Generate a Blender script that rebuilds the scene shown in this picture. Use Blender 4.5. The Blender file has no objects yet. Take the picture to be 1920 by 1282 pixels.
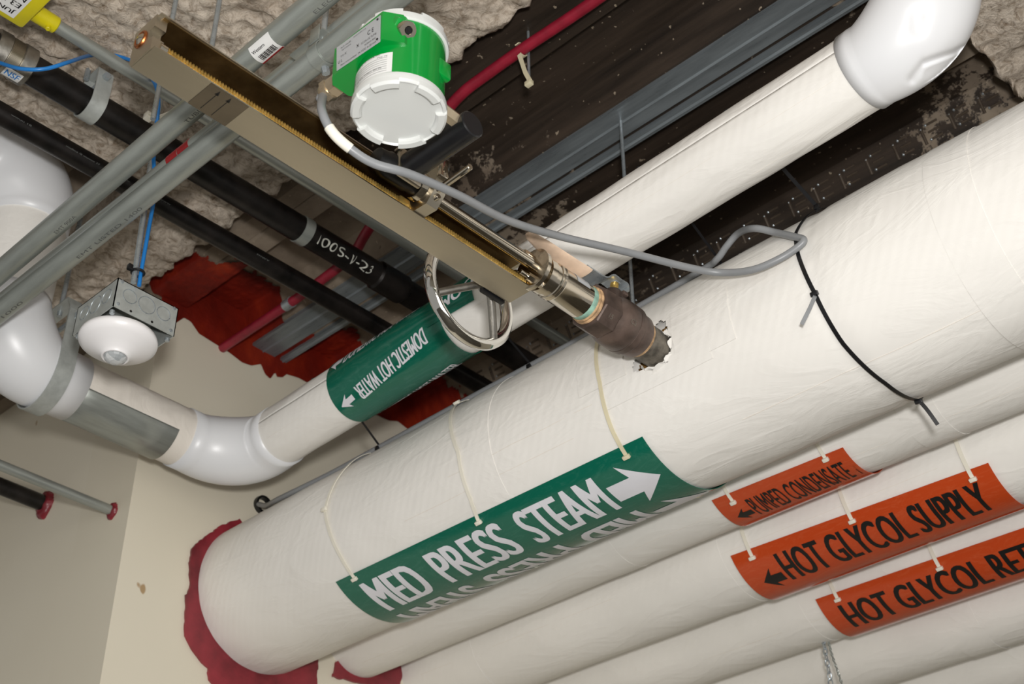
import bpy, bmesh, math, random
from mathutils import Vector, Matrix, noise
S = bpy.context.scene
C = S.collection
random.seed(7)
PI = math.pi
CZ = 1.7                                   # height of the viewpoint above the floor
# ---------------------------------------------------------------- camera
F = 2706.18
R = ((-0.72264485, -0.69120290, -0.00479260), (0.40338667, -0.41608557, -0.81495520), (0.56130527, -0.59085645, 0.57950414))
cd = bpy.data.cameras.new('camera'); cam = bpy.data.objects.new('camera', cd); C.objects.link(cam)
cd.sensor_fit = 'HORIZONTAL'; cd.sensor_width = 36.0; cd.lens = F / 1920 * 36
cam.matrix_world = Matrix(((R[0][0], -R[1][0], -R[2][0], 0), (R[0][1], -R[1][1], -R[2][1], 0), (R[0][2], -R[1][2], -R[2][2], CZ), (0, 0, 0, 1)))
cd.clip_start = .02
cd.dof.use_dof = True; cd.dof.focus_distance = 2.12; cd.dof.aperture_fstop = 9
S.camera = cam
# ---------------------------------------------------------------- world, lights, exposure
W = bpy.data.worlds.new('world'); S.world = W; W.use_nodes = True
W.node_tree.nodes['Background'].inputs[0].default_value = (.92, .90, .86, 1)
W.node_tree.nodes['Background'].inputs[1].default_value = .36
S.view_settings.view_transform = 'Standard'; S.view_settings.look = 'None'
S.view_settings.exposure = 0.10; S.view_settings.gamma = 1; S.view_settings.use_curve_mapping = False
def ray(u, v):
    a, b = (u - 960) / F, (v - 641) / F
    return Vector([R[0][i] * a + R[1][i] * b + R[2][i] for i in range(3)])
def P(u, v, d): return ray(u, v) * d
def onX(u, v, X): r = ray(u, v); return r * (X / r.x)
def onY(u, v, Y): r = ray(u, v); return r * (Y / r.y)
def onZ(u, v, Z): r = ray(u, v); return r * (Z / r.z)
def hitp(u, v, p, off=0):
    r = ray(u, v); yc, zc, R_ = p.a.y, p.a.z, p.r + off
    a = r.y ** 2 + r.z ** 2; b = -2 * (r.y * yc + r.z * zc); c = yc * yc + zc * zc - R_ * R_; D = b * b - 4 * a * c
    return r * ((-b / 2 / a) if D < 0 else (-b - D ** .5) / 2 / a)
RIGHT = Vector(R[0]) * 1; UPV = -Vector(R[1]); FWD = Vector(R[2])
RIGHT = Vector((R[0][0], R[0][1], R[0][2])); UPV = Vector((-R[1][0], -R[1][1], -R[1][2])); FWD = Vector((R[2][0], R[2][1], R[2][2]))
def area(name, loc, target, size, power, col=(1, 1, 1), size_y=None):
    l = bpy.data.lights.new(name, 'AREA'); l.energy = power; l.color = col; l.size = size
    if size_y: l.shape = 'RECTANGLE'; l.size_y = size_y
    o = bpy.data.objects.new(name, l); C.objects.link(o)
    o.location = Vector(loc) + Vector((0, 0, CZ))
    o.rotation_euler = (Vector(target) - Vector(loc)).to_track_quat('-Z', 'Y').to_euler()
    return o
fl = UPV * .17 + RIGHT * .05 - FWD * .06
area('flash', fl, fl + FWD * 3 + UPV * .1, .10, 34, (1, .985, .97))
area('room_light', (-1.6, .9, -.2), (1.6, -1.8, 1.4), 2.2, 42, (1, .965, .91))
# ---------------------------------------------------------------- materials
def lin(c):
    return tuple((x / 255 / 12.92 if x / 255 <= .04045 else ((x / 255 + .055) / 1.055) ** 2.4) for x in c) + (1,)
class NT:
    def __init__(s, name):
        s.m = bpy.data.materials.new(name); s.m.use_nodes = True; s.t = s.m.node_tree; s.n = s.t.nodes; s.b = s.n['Principled BSDF']
        s.tc = s.n.new('ShaderNodeTexCoord'); s.co = s.tc.outputs['Object']
    def new(s, t, **k):
        x = s.n.new(t)
        for a, b in k.items(): setattr(x, a, b)
        return x
    def link(s, a, b): s.t.links.new(a, b)
    def mapped(s, scale=(1, 1, 1), rot=(0, 0, 0)):
        x = s.new('ShaderNodeMapping'); x.inputs['Scale'].default_value = scale; x.inputs['Rotation'].default_value = rot
        s.link(s.co, x.inputs[0]); return x.outputs[0]
    def noise(s, scale, detail=4, rough=.55, co=None, dist=0):
        x = s.new('ShaderNodeTexNoise'); x.inputs['Scale'].default_value = scale; x.inputs['Detail'].default_value = detail
        x.inputs['Roughness'].default_value = rough; x.inputs['Distortion'].default_value = dist
        s.link(co or s.co, x.inputs['Vector']); return x.outputs['Fac']
    def ramp(s, f, stops):
        x = s.new('ShaderNodeValToRGB'); e = x.color_ramp.elements
        e[0].position, e[0].color = stops[0]; e[1].position, e[1].color = stops[-1]
        for p, c in stops[1:-1]:
            q = e.new(p); q.color = c
        s.link(f, x.inputs[0]); return x.outputs[0]
    def mix(s, f, a, b):
        x = s.new('ShaderNodeMix', data_type='RGBA')
        if isinstance(f, float): x.inputs[0].default_value = f
        else: s.link(f, x.inputs[0])
        for i, v in ((6, a), (7, b)):
            if isinstance(v, tuple): x.inputs[i].default_value = v
            else: s.link(v, x.inputs[i])
        return x.outputs[2]
    def math(s, op, a, b=0.0):
        x = s.new('ShaderNodeMath', operation=op)
        for i, v in ((0, a), (1, b)):
            if isinstance(v, (int, float)): x.inputs[i].default_value = v
            else: s.link(v, x.inputs[i])
        return x.outputs[0]
    def bump(s, h, strength, dist=.002, prev=None):
        x = s.new('ShaderNodeBump'); x.inputs['Strength'].default_value = strength; x.inputs['Distance'].default_value = dist
        s.link(h, x.inputs['Height'])
        if prev: s.link(prev, x.inputs['Normal'])
        return x.outputs[0]
    def normal(s, n): s.link(n, s.b.inputs['Normal'])
    def set(s, rough=.5, metal=0, spec=None, coat=0):
        s.b.inputs['Roughness'].default_value = rough; s.b.inputs['Metallic'].default_value = metal
        if spec is not None: s.b.inputs['Specular IOR Level'].default_value = spec
        s.b.inputs['Coat Weight'].default_value = coat
    def color(s, c):
        if isinstance(c, tuple): s.b.inputs['Base Color'].default_value = c
        else: s.link(c, s.b.inputs['Base Color'])
def simple(name, rgb, rough=.5, metal=0, var=.06, vs=25, bs=0, bscale=80, bd=.001, spec=None, coat=0):
    k = NT(name); c = lin(rgb)
    d = tuple(max(0, x * (1 - var * 2.2)) for x in c[:3]) + (1,); l = tuple(min(1, x * (1 + var)) for x in c[:3]) + (1,)
    k.color(k.ramp(k.noise(vs), [(.3, d), (.7, l)])); k.set(rough, metal, spec, coat)
    if bs: k.normal(k.bump(k.noise(bscale), bs, bd))
    return k.m
MT = {}
def jacket(name, rgb):
    k = NT(name); c = lin(rgb); d = lin(tuple(x - 9 for x in rgb)); st = lin((rgb[0] - 22, rgb[1] - 30, rgb[2] - 46))
    base = k.ramp(k.noise(3.5, 5), [(.32, d), (.6, c)])
    spots = k.ramp(k.noise(34, 3, .7), [(.74, (0, 0, 0, 1)), (.80, (.5, .5, .5, 1))])
    k.color(k.mix(spots, base, st)); k.set(.55, 0, .35)
    w1 = k.new('ShaderNodeTexWave'); w1.bands_direction = 'DIAGONAL'; w1.inputs['Scale'].default_value = 26; w1.inputs['Distortion'].default_value = .6
    w1.inputs['Detail Scale'].default_value = .3
    k.link(k.mapped((1, 1, 1), (.6, 0, .3)), w1.inputs['Vector'])
    n1 = k.bump(w1.outputs['Fac'], .10, .0015)
    wr = k.noise(9, 5, .5, k.mapped((.6, 1.6, 1.6)), 1.2)
    wr = k.ramp(wr, [(.40, (0, 0, 0, 1)), (.5, (1, 1, 1, 1)), (.60, (0, 0, 0, 1))])
    n2 = k.bump(wr, .16, .003, n1); k.normal(k.bump(k.noise(140, 3), .05, .001, n2)); return k.m
MT['jacket'] = jacket('insulation_jacket', (238, 235, 229))
MT['pvc'] = simple('pvc_cover', (226, 227, 229), .33, 0, .01, 4, .05, 6, .004)
MT['canvas'] = jacket('canvas_wrap', (232, 225, 215))
MT['galv'] = None
def metal(name, rgb, rough, var=.2, vs=18, streak=None, bs=.05, met=1):
    k = NT(name); c = lin(rgb); d = tuple(x * (1 - var) for x in c[:3]) + (1,)
    n = k.noise(vs * (1.6 if streak else 1), 5, .65, k.mapped(tuple(.12 if q < .2 else 1 for q in streak)) if streak else None); k.color(k.ramp(n, [(.35, d), (.65, c)])); k.set(rough, met)
    k.link(k.ramp(n, [(.3, (rough - .06,) * 3 + (1,)), (.7, (rough + .1,) * 3 + (1,))]), k.b.inputs['Roughness'])
    if streak: k.normal(k.bump(k.noise(220, 3, .6, k.mapped(streak)), bs, .0006))
    return k.m
MT['galv'] = metal('galvanised_steel', (166, 171, 165), .36, .26, 30, (.05, 1, 1), met=.5)
MT['galvY'] = metal('galvanised_conduit', (168, 172, 166), .34, .26, 30, (1, .05, 1), met=.5)
MT['galvbox'] = metal('plain_galvanised_sheet', (180, 184, 180), .4, .16, 60, met=.3)
MT['zinc'] = metal('zinc_plated', (178, 186, 190), .28, .2, 60, met=.6)
MT['stain'] = metal('brushed_stainless', (196, 188, 172), .32, .12, 7, (1, .03, 1), .1)
MT['stain_shade'] = metal('shaded_stainless', (150, 124, 82), .42, .4, 9, (1, 9, .2), .22)  # darker brown copy of the stainless, for the shaded inside of the rail
MT['polish'] = metal('polished_stainless', (205, 196, 180), .13, .06, 12)
MT['chrome'] = metal('polished_aluminium', (222, 220, 214), .07, .05, 12)
MT['cast_al'] = metal('cast_aluminium', (172, 168, 160), .42, .2, 40, (1, 1, 1), .3)
MT['nickel'] = metal('nickel_brass', (200, 184, 158), .26, .15, 40, met=.75)
MT['brass'] = metal('greased_brass', (220, 184, 104), .32, .35, 60, met=.8)
MT['copper'] = metal('copper_ring', (196, 120, 70), .3, .2, 60)
MT['bronze'] = simple('dark_bronze_casting', (104, 88, 80), .42, .45, .25, 30, .25, 260, .0006)
MT['nipple'] = simple('grey_steel_nipple', (128, 122, 112), .5, .7, .3, 60, .4, 160, .001)
MT['putty'] = simple('thread_sealant', (196, 160, 120), .7, 0, .25, 90, .6, 180, .002)
MT['teal'] = simple('thread_tape', (150, 190, 172), .55, 0, .25, 60, .3, 160, .001)
MT['black_iron'] = simple('black_iron', (30, 26, 24), .38, .35, .5, 22, .25, 120, .001)
MT['rubber'] = simple('black_rubber', (18, 18, 19), .38, 0, .1, 30)
MT['black_pl'] = simple('black_plastic', (24, 24, 26), .3, 0, .1, 30)
MT['white_pl'] = simple('white_nylon', (235, 230, 215), .4, 0, .03, 20)
MT['yellow_pl'] = simple('yellowed_nylon', (222, 212, 180), .4, 0, .05, 20)
MT['greycable'] = simple('grey_cable', (136, 138, 140), .38, 0, .05, 20, .06, 40, .002)
MT['blue'] = simple('blue_cable', (30, 120, 196), .35, 0, .04, 20)
MT['green_paint'] = simple('green_enamel', (0, 140, 52), .22, 0, .05, 10, coat=.3)
MT['cover'] = simple('cover_enamel', (208, 210, 207), .28, 0, .01, 10, coat=.2)
MT['sensor_w'] = simple('sensor_white', (238, 236, 236), .32, 0, .01, 10)
MT['yellow'] = simple('yellow_enamel', (214, 200, 18), .35, 0, .1, 12, .1, 60)
MT['redpaint'] = simple('red_conduit_paint', (150, 28, 50), .42, 0, .15, 25, .12, 60)
MT['redtape'] = simple('red_tape', (150, 16, 22), .3, 0, .1, 25)
MT['sealant'] = simple('firestop_sealant', (142, 44, 54), .38, 0, .22, 14, .5, 26, .004)
MT['foam'] = simple('yellow_insulation', (150, 110, 50), .9, 0, .5, 60, .8, 90, .006)
MT['ink'] = simple('black_ink', (16, 15, 15), .4, 0, .02)
MT['ghost'] = simple('faint_ink', (96, 98, 96), .5, 0, .05)
MT['pencil'] = simple('pencil_marks', (188, 184, 178), .6, 0, .05)
MT['inkw'] = simple('white_ink', (226, 226, 232), .4, 0, .03, 14)
MT['chalk'] = simple('paint_marker', (196, 196, 186), .6, 0, .25, 80)
MT['sticker'] = simple('paper_sticker', (222, 222, 220), .4, 0, .02)
MT['plate'] = simple('silver_label', (188, 192, 196), .3, .2, .04, 14)
MT['plate2'] = simple('etched_plate', (120, 110, 94), .4, .8, .1, 14)
MT['ptfe'] = simple('cream_grip', (232, 204, 178), .5, 0, .22, 14)
def lens_mat():
    k = NT('frosted_lens'); v = k.new('ShaderNodeTexVoronoi'); v.inputs['Scale'].default_value = 95; k.link(k.co, v.inputs['Vector'])
    k.color(k.ramp(v.outputs['Color'], [(.1, lin((165, 170, 172))), (.9, lin((214, 216, 216)))])); k.set(.2, 0); k.b.inputs['Transmission Weight'].default_value = .15
    return k.m
MT['lens'] = lens_mat()
def label_mat(name, rgb, sc):
    k = NT(name); c = lin(rgb); s_ = lin(sc)
    n = k.ramp(k.noise(30, 8, .75, k.mapped((.5, 1.4, 1.4)), 2.5), [(.50, (0, 0, 0, 1)), (.75, (.6, .6, .6, 1))])
    k.color(k.mix(n, c, s_)); k.set(.16, 0, .5); k.normal(k.bump(k.noise(14, 3), .08, .003)); return k.m
MT['lab_green'] = label_mat('green_label', (8, 98, 78), (60, 122, 104))
MT['lab_orange'] = label_mat('orange_label', (190, 70, 28), (200, 100, 62))
def wall_mat(name, rgb, d):
    k = NT(name); a = k.ramp(k.noise(1.1, 4), [(.3, lin(d)), (.7, lin(rgb))])
    sp = k.ramp(k.noise(26, 2, .4, k.mapped((1, 1, .5))), [(.76, (0, 0, 0, 1)), (.79, (1, 1, 1, 1))])
    k.color(k.mix(sp, a, lin((178, 150, 112)))); k.set(.6); k.normal(k.bump(k.noise(7, 5), .12, .004)); return k.m
MT['wall'] = wall_mat('painted_drywall', (232, 225, 207), (226, 218, 198))
MT['floor'] = simple('concrete_floor', (122, 118, 110), .7, 0, .2, 2)
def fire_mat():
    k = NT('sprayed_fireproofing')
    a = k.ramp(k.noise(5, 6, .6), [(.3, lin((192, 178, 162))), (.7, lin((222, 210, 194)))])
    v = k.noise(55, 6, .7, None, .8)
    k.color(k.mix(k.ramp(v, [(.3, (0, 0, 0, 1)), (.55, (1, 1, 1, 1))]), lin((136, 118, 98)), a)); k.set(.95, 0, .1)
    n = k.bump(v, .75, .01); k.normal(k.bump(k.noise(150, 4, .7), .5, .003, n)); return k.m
MT['fire'] = fire_mat()
def deck_mat():
    k = NT('steel_deck')
    sx = k.new('ShaderNodeSeparateXYZ'); k.link(k.co, sx.inputs[0])
    streak = k.noise(30, 6, .65, k.mapped((.08, 1, 1)))
    steel = k.ramp(streak, [(.3, lin((36, 30, 25))), (.7, lin((76, 64, 54)))])
    spray = k.ramp(k.noise(6, 6, .6), [(.35, lin((104, 90, 76))), (.7, lin((156, 142, 124)))])
    n = k.noise(22, 9, .72); big = k.noise(2.2, 3)
    # overspray reaches in from the beams at both ends of the bay
    hi = k.math('MULTIPLY', k.math('SUBTRACT', sx.outputs[0], 1.66), 2.0)
    lo = k.math('MULTIPLY', k.math('SUBTRACT', .80, sx.outputs[0]), 2.4)
    e = k.math('MAXIMUM', hi, lo)
    e = k.math('ADD', k.math('ADD', e, k.math('MULTIPLY', k.math('SUBTRACT', n, .5), 2.6)), k.math('MULTIPLY', k.math('SUBTRACT', big, .5), 1.2))
    f = k.ramp(e, [(.02, (0, 0, 0, 1)), (.12, (1, 1, 1, 1))])
    sp = k.ramp(k.noise(75, 2, .5), [(.70, (0, 0, 0, 1)), (.735, (1, 1, 1, 1))])
    k.color(k.mix(sp, k.mix(f, steel, spray), lin((165, 150, 130))))
    k.link(k.ramp(f, [(0, (.2, .2, .2, 1)), (1, (0, 0, 0, 1))]), k.b.inputs['Metallic']); k.link(k.ramp(f, [(0, (.45, .45, .45, 1)), (1, (.9, .9, .9, 1))]), k.b.inputs['Roughness'])
    k.normal(k.bump(k.math('ADD', f, k.math('MULTIPLY', n, .6)), .3, .004)); return k.m
MT['deck'] = deck_mat()
MT['strip'] = metal('galvanised_strip', (142, 150, 154), .30, .35, 26, (.04, 1, 1), .15, met=.4)
MT['embossed'] = metal('embossed_steel', (98, 86, 74), .3, .2, 26, met=.25)
def coat_mat():
    k = NT('intumescent_coating'); k.color(k.ramp(k.noise(7, 6, .6, k.mapped((1, 1, .5))), [(.3, lin((74, 12, 6))), (.55, lin((122, 26, 10))), (.75, lin((160, 50, 18)))]))
    k.set(.6, 0, .25); k.normal(k.bump(k.noise(60, 5, .7), .5, .004)); return k.m
MT['coat'] = coat_mat()
# ---------------------------------------------------------------- mesh builder
def frame(a):
    a = a.normalized(); h = Vector((0, 0, 1)) if abs(a.z) < .9 else Vector((1, 0, 0))
    e1 = h.cross(a).normalized(); return a, e1, a.cross(e1)
class MB:
    def __init__(s): s.v = []; s.f = []; s.fm = []; s.cur = 0
    def add(s, vs, fs):
        o = len(s.v); s.v += [Vector(v) for v in vs]; s.f += [tuple(i + o for i in f) for f in fs]; s.fm += [s.cur] * len(fs); return s
    def box(s, c, d, rot=None, ch=0):
        c = Vector(c); x, y, z = d[0] / 2, d[1] / 2, d[2] / 2; M = rot or Matrix.Identity(3)
        if ch:
            pts = []
            b = min(ch, x * .95, y * .95, z * .95); vs = []
            bm = bmesh.new(); bmesh.ops.create_cube(bm, size=2)
            for v in bm.verts: v.co = Vector((v.co.x * x, v.co.y * y, v.co.z * z))
            bmesh.ops.bevel(bm, geom=bm.edges[:], offset=b, segments=2, affect='EDGES', profile=.5)
            bm.verts.ensure_lookup_table()
            s.add([c + M @ v.co for v in bm.verts], [[v.index for v in f.verts] for f in bm.faces]); bm.free(); return s
        vs = [c + M @ Vector((sx * x, sy * y, sz * z)) for sx in (-1, 1) for sy in (-1, 1) for sz in (-1, 1)]
        return s.add(vs, [(0, 1, 3, 2), (4, 6, 7, 5), (0, 4, 5, 1), (2, 3, 7, 6), (0, 2, 6, 4), (1, 5, 7, 3)])
    def lathe(s, p0, d, prof, n=32, e=None, phase=0):
        a, e1, e2 = frame(Vector(d))
        if e: e1 = Vector(e).normalized(); e2 = a.cross(e1)
        p0 = Vector(p0); vs = []; fs = []
        for t, r in prof:
            for i in range(n):
                w = 2 * PI * i / n + phase; vs.append(p0 + a * t + (e1 * math.cos(w) + e2 * math.sin(w)) * max(r, 1e-5))
        for j in range(len(prof) - 1):
            for i in range(n):
                k = (i + 1) % n; fs.append((j * n + i, j * n + k, (j + 1) * n + k, (j + 1) * n + i))
        if prof[0][1] > 1e-4: fs.append(tuple(range(n))[::-1])
        if prof[-1][1] > 1e-4: fs.append(tuple(range((len(prof) - 1) * n, len(prof) * n)))
        return s.add(vs, fs)
    def cyl(s, p0, p1, r, n=24, r1=None, ch=0, e=None, phase=0):
        p0, p1 = Vector(p0), Vector(p1); L = (p1 - p0).length; r1 = r if r1 is None else r1
        pr = [(0, r), (L, r1)] if not ch else [(0, r - ch), (ch, r), (L - ch, r1), (L, r1 - ch)]
        return s.lathe(p0, p1 - p0, pr, n, e, phase)
    def tube(s, pts, r, n=12, closed=False, caps=True):
        pts = [Vector(p) for p in pts]; m = len(pts); rs = r if isinstance(r, (list, tuple)) else [r] * m
        tan = []
        for i in range(m):
            a = pts[(i + 1) % m] if (closed or i < m - 1) else pts[i]; b = pts[i - 1] if (closed or i > 0) else pts[i]
            tan.append((a - b).normalized())
        e1 = frame(tan[0])[1]; vs = []; fs = []
        for i in range(m):
            e1 = (e1 - tan[i] * e1.dot(tan[i])).normalized(); e2 = tan[i].cross(e1)
            for k in range(n):
                w = 2 * PI * k / n; vs.append(pts[i] + (e1 * math.cos(w) + e2 * math.sin(w)) * rs[i])
        for i in range(m if closed else m - 1):
            for k in range(n):
                q = (k + 1) % n; j = (i + 1) % m; fs.append((i * n + k, i * n + q, j * n + q, j * n + k))
        if not closed and caps: fs.append(tuple(range(n))[::-1]); fs.append(tuple(range((m - 1) * n, m * n)))
        return s.add(vs, fs)
    def torus(s, c, ax, Rr, r, n=40, m=12, flat=1):
        a, e1, e2 = frame(Vector(ax)); c = Vector(c); vs = []; fs = []
        for i in range(n):
            w = 2 * PI * i / n; d = e1 * math.cos(w) + e2 * math.sin(w)
            for k in range(m):
                q = 2 * PI * k / m; vs.append(c + d * (Rr + r * math.cos(q)) + a * r * flat * math.sin(q))
        for i in range(n):
            for k in range(m): fs.append((i * m + k, ((i + 1) % n) * m + k, ((i + 1) % n) * m + (k + 1) % m, i * m + (k + 1) % m))
        return s.add(vs, fs)
    def shell(s, nu, nv, fn, th):
        vs = [fn(i / nu, j / nv, t) for t in (0, th) for i in range(nu + 1) for j in range(nv + 1)]
        w = nv + 1; N = (nu + 1) * w; fs = []
        for i in range(nu):
            for j in range(nv):
                a = i * w + j; fs.append((a, a + 1, a + w + 1, a + w)); fs.append((N + a, N + a + w, N + a + w + 1, N + a + 1))
        for i in range(nu):
            for j in (0, nv): a = i * w + j; fs.append((a, a + w, N + a + w, N + a))
        for j in range(nv):
            for i in (0, nu): a = i * w + j; fs.append((a, N + a, N + a + 1, a + 1))
        return s.add(vs, fs)
    def grid(s, nu, nv, fn, keep=None):
        vs = [fn(i / nu, j / nv) for i in range(nu + 1) for j in range(nv + 1)]; w = nv + 1; fs = []
        for i in range(nu):
            for j in range(nv):
                if keep and not keep((i + .5) / nu, (j + .5) / nv): continue
                a = i * w + j; fs.append((a, a + w, a + w + 1, a + 1))
        return s.add(vs, fs)
    def prism(s, poly, th):                  # poly: 3-D points, th: thickness vector
        n = len(poly); t = Vector(th); vs = [Vector(p) for p in poly] + [Vector(p) + t for p in poly]
        return s.add(vs, [tuple(range(n)), tuple(range(2 * n - 1, n - 1, -1))] + [(i, (i + 1) % n, n + (i + 1) % n, n + i) for i in range(n)])
    def ribbon(s, pts, nrm, w, th):          # flat strap: width across path and normal, thickness along normal
        m = len(pts); vs = []; fs = []
        for i in range(m):
            t = (Vector(pts[min(i + 1, m - 1)]) - Vector(pts[max(i - 1, 0)])).normalized(); n_ = Vector(nrm[i]).normalized(); b = t.cross(n_).normalized()
            p = Vector(pts[i]); vs += [p - b * w / 2, p + b * w / 2, p + b * w / 2 + n_ * th, p - b * w / 2 + n_ * th]
        for i in range(m - 1):
            for k in range(4): q = (k + 1) % 4; fs.append((i * 4 + k, i * 4 + q, i * 4 + 4 + q, i * 4 + 4 + k))
        fs += [(3, 2, 1, 0), tuple(range(m * 4 - 4, m * 4))]
        return s.add(vs, fs)
    def build(s, name, mat, parent=None, ang=38, origin=None):
        flat = name in ('lettering', 'arrow')
        off = Vector((0, 0, CZ))
        if parent: o0 = Vector(parent['o'])
        elif origin is not None: o0 = Vector(origin) + off
        else:
            lo = [min(v[i] for v in s.v) for i in range(3)]; hi = [max(v[i] for v in s.v) for i in range(3)]
            o0 = Vector(((lo[0] + hi[0]) / 2, (lo[1] + hi[1]) / 2, lo[2])) + off
        me = bpy.data.meshes.new(name); me.from_pydata([v + off - o0 for v in s.v], [], s.f)
        for q in (mat if isinstance(mat, (list, tuple)) else [mat]): me.materials.append(MT[q])
        if max(s.fm, default=0): me.polygons.foreach_set('material_index', s.fm)
        bm = bmesh.new(); bm.from_mesh(me); bmesh.ops.recalc_face_normals(bm, faces=bm.faces[:]); bm.to_mesh(me); bm.free()
        me.polygons.foreach_set('use_smooth', [not flat] * len(me.polygons))
        if hasattr(me, 'set_sharp_from_angle'): me.set_sharp_from_angle(angle=math.radians(ang))
        ob = bpy.data.objects.new(name, me); C.objects.link(ob)
        if parent: ob.parent = parent; ob['o'] = tuple(o0)
        else: ob.location = o0; ob['o'] = tuple(o0)
        return ob
def tag(o, label=None, cat=None, group=None, kind=None):
    if label: o['label'] = label
    if cat: o['category'] = cat
    if group: o['group'] = group
    if kind: o['kind'] = kind
    return o
def thing(name, loc, label, cat, group=None):
    o = bpy.data.objects.new(name, None); C.objects.link(o); o.empty_display_size = .05
    o.location = Vector(loc) + Vector((0, 0, CZ)); o['o'] = tuple(o.location); return tag(o, label, cat, group)
def spline(pts, k=8):
    pts = [Vector(p) for p in pts]; out = []; n = len(pts)
    for i in range(n - 1):
        p0, p1, p2, p3 = pts[max(i - 1, 0)], pts[i], pts[i + 1], pts[min(i + 2, n - 1)]
        for j in range(k):
            t = j / k; out.append(.5 * ((2 * p1) + (p2 - p0) * t + (2 * p0 - 5 * p1 + 4 * p2 - p3) * t * t + (3 * p1 - p0 - 3 * p2 + p3) * t ** 3))
    out.append(pts[-1]); return out
def nz(p, s=1.0): return noise.noise(Vector(p) * s)
class Pipe:
    """centre line a->b with radius; phi 0 = e1, 90 = e2"""
    def __init__(s, a, b, r, e1=(0, 1, 0)):
        s.a, s.b, s.r = Vector(a), Vector(b), r; s.d = (s.b - s.a).normalized(); s.e1 = Vector(e1); s.e2 = Vector((0, 0, 1))
    def at(s, x, phi, off=0):      # x: coordinate along main axis
        i = 0 if abs(s.d.x) > .7 else 1
        t = (x - s.a[i]) / (s.b[i] - s.a[i]); w = math.radians(phi)
        return s.a.lerp(s.b, t) + (s.e1 * math.cos(w) + s.e2 * math.sin(w)) * (s.r + off)
    def nrm(s, phi): w = math.radians(phi); return s.e1 * math.cos(w) + s.e2 * math.sin(w)
# ---------------------------------------------------------------- text
def glyphs(txt, cuts=(0, 0), bold=.012):
    cu = bpy.data.curves.new('t', 'FONT'); cu.body = txt;  cu.resolution_u = 4
    ob = bpy.data.objects.new('t', cu); C.objects.link(ob); bpy.context.view_layer.update()
    me = bpy.data.meshes.new_from_object(ob.evaluated_get(bpy.context.evaluated_depsgraph_get()))
    bpy.data.objects.remove(ob); bpy.data.curves.remove(cu)
    bm = bmesh.new(); bm.from_mesh(me); bpy.data.meshes.remove(me)
    xs = [v.co.x for v in bm.verts]; ys = [v.co.y for v in bm.verts]; x0, x1, y0, y1 = min(xs), max(xs), min(ys), max(ys)
    for v in bm.verts: v.co = Vector(((v.co.x - x0) / (x1 - x0), (v.co.y - y0) / (y1 - y0), 0))
    bmesh.ops.triangulate(bm, faces=bm.faces[:])
    for i in range(1, cuts[1]):
        bmesh.ops.bisect_plane(bm, geom=bm.verts[:] + bm.edges[:] + bm.faces[:], plane_co=(0, i / cuts[1], 0), plane_no=(0, 1, 0))
    for i in range(1, cuts[0]):
        bmesh.ops.bisect_plane(bm, geom=bm.verts[:] + bm.edges[:] + bm.faces[:], plane_co=(i / cuts[0], 0, 0), plane_no=(1, 0, 0))
    bm.verts.ensure_lookup_table(); bm.verts.index_update()
    r = ([(v.co.x, v.co.y) for v in bm.verts], [[v.index for v in f.verts] for f in bm.faces]); bm.free(); return r
def write(mb, txt, fn, cuts=(0, 10), bold=0):
    vs, fs = glyphs(txt, cuts, bold); k = bold / max(1, len(txt))
    if bold <= .001: mb.add([fn(u, v) for u, v in vs], fs); return
    for j, d in enumerate((-k, 0, k)):          # heavier strokes from overlapping passes of ink
        q = [fn(u * (1 - 2 * k) + k + d, v) for u, v in vs]; n_ = (q[1] - q[0]).cross(q[2] - q[0])
        mb.add([p + FWD * (-.00012 * j) for p in q], fs)
def poly2(mb, pts, fn, cuts=8):
    bm = bmesh.new(); bm.faces.new([bm.verts.new((x, y, 0)) for x, y in pts])
    for i in range(1, cuts):
        for no in ((0, 1, 0), (1, 0, 0)):
            bmesh.ops.bisect_plane(bm, geom=bm.verts[:] + bm.edges[:] + bm.faces[:], plane_co=(i / cuts, i / cuts, 0), plane_no=no)
    bmesh.ops.triangulate(bm, faces=bm.faces[:])
    bm.verts.ensure_lookup_table(); bm.verts.index_update()
    mb.add([fn(v.co.x, v.co.y) for v in bm.verts], [[v.index for v in f.verts] for f in bm.faces]); bm.free()
ARROW = [(0, .3), (.5, .3), (.38, 0), (1, .5), (.38, 1), (.5, .7), (0, .7)]
exec_parts = []
XW, YC, ZD, KD, ZB = 2.36, -1.345, 1.98, .9167, 1.90
# ================================================================ setting
m = MB(); m.box((2.46, -3.7, .27), (.2, 4.71, 3.94)); tag(m.build('wall_front', 'wall'), kind='structure')
m = MB(); m.box((3.9, -1.445, .27), (2.68, .2, 3.94)); tag(m.build('wall_left', 'wall'), kind='structure')
m = MB(); m.box((1.5, -1.8, -1.75), (8, 8.4, .1)); tag(m.build('floor', 'floor'), kind='structure')
m = MB(); m.box((1.5, -6.05, .27), (8, .1, 3.94)); tag(m.build('wall_back', 'wall'), kind='structure')
prof = []
y = -1.73 + .3 * 9
while y > -6.6:              # trapezoidal ribs, a bottom flat every 0.275 m
    prof += [(y, ZD), (y - .045, ZD), (y - .05, ZD + .006), (y - .055, ZD), (y - .10, ZD), (y - .14, ZD + .07), (y - .26, ZD + .07), (y - .30, ZD)]; y -= .30
prof = [(a_ * KD, b_) for a_, b_ in prof]
m = MB(); nx = 2
vs = []; fs = []
xs = [-1.6, 5.2]
for t in (0, .12):
    for x in xs: vs += [Vector((x, a, (b + (0 if not t else 0)) if not t else ZD + .13)) for a, b in prof]
n = len(prof)
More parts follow.
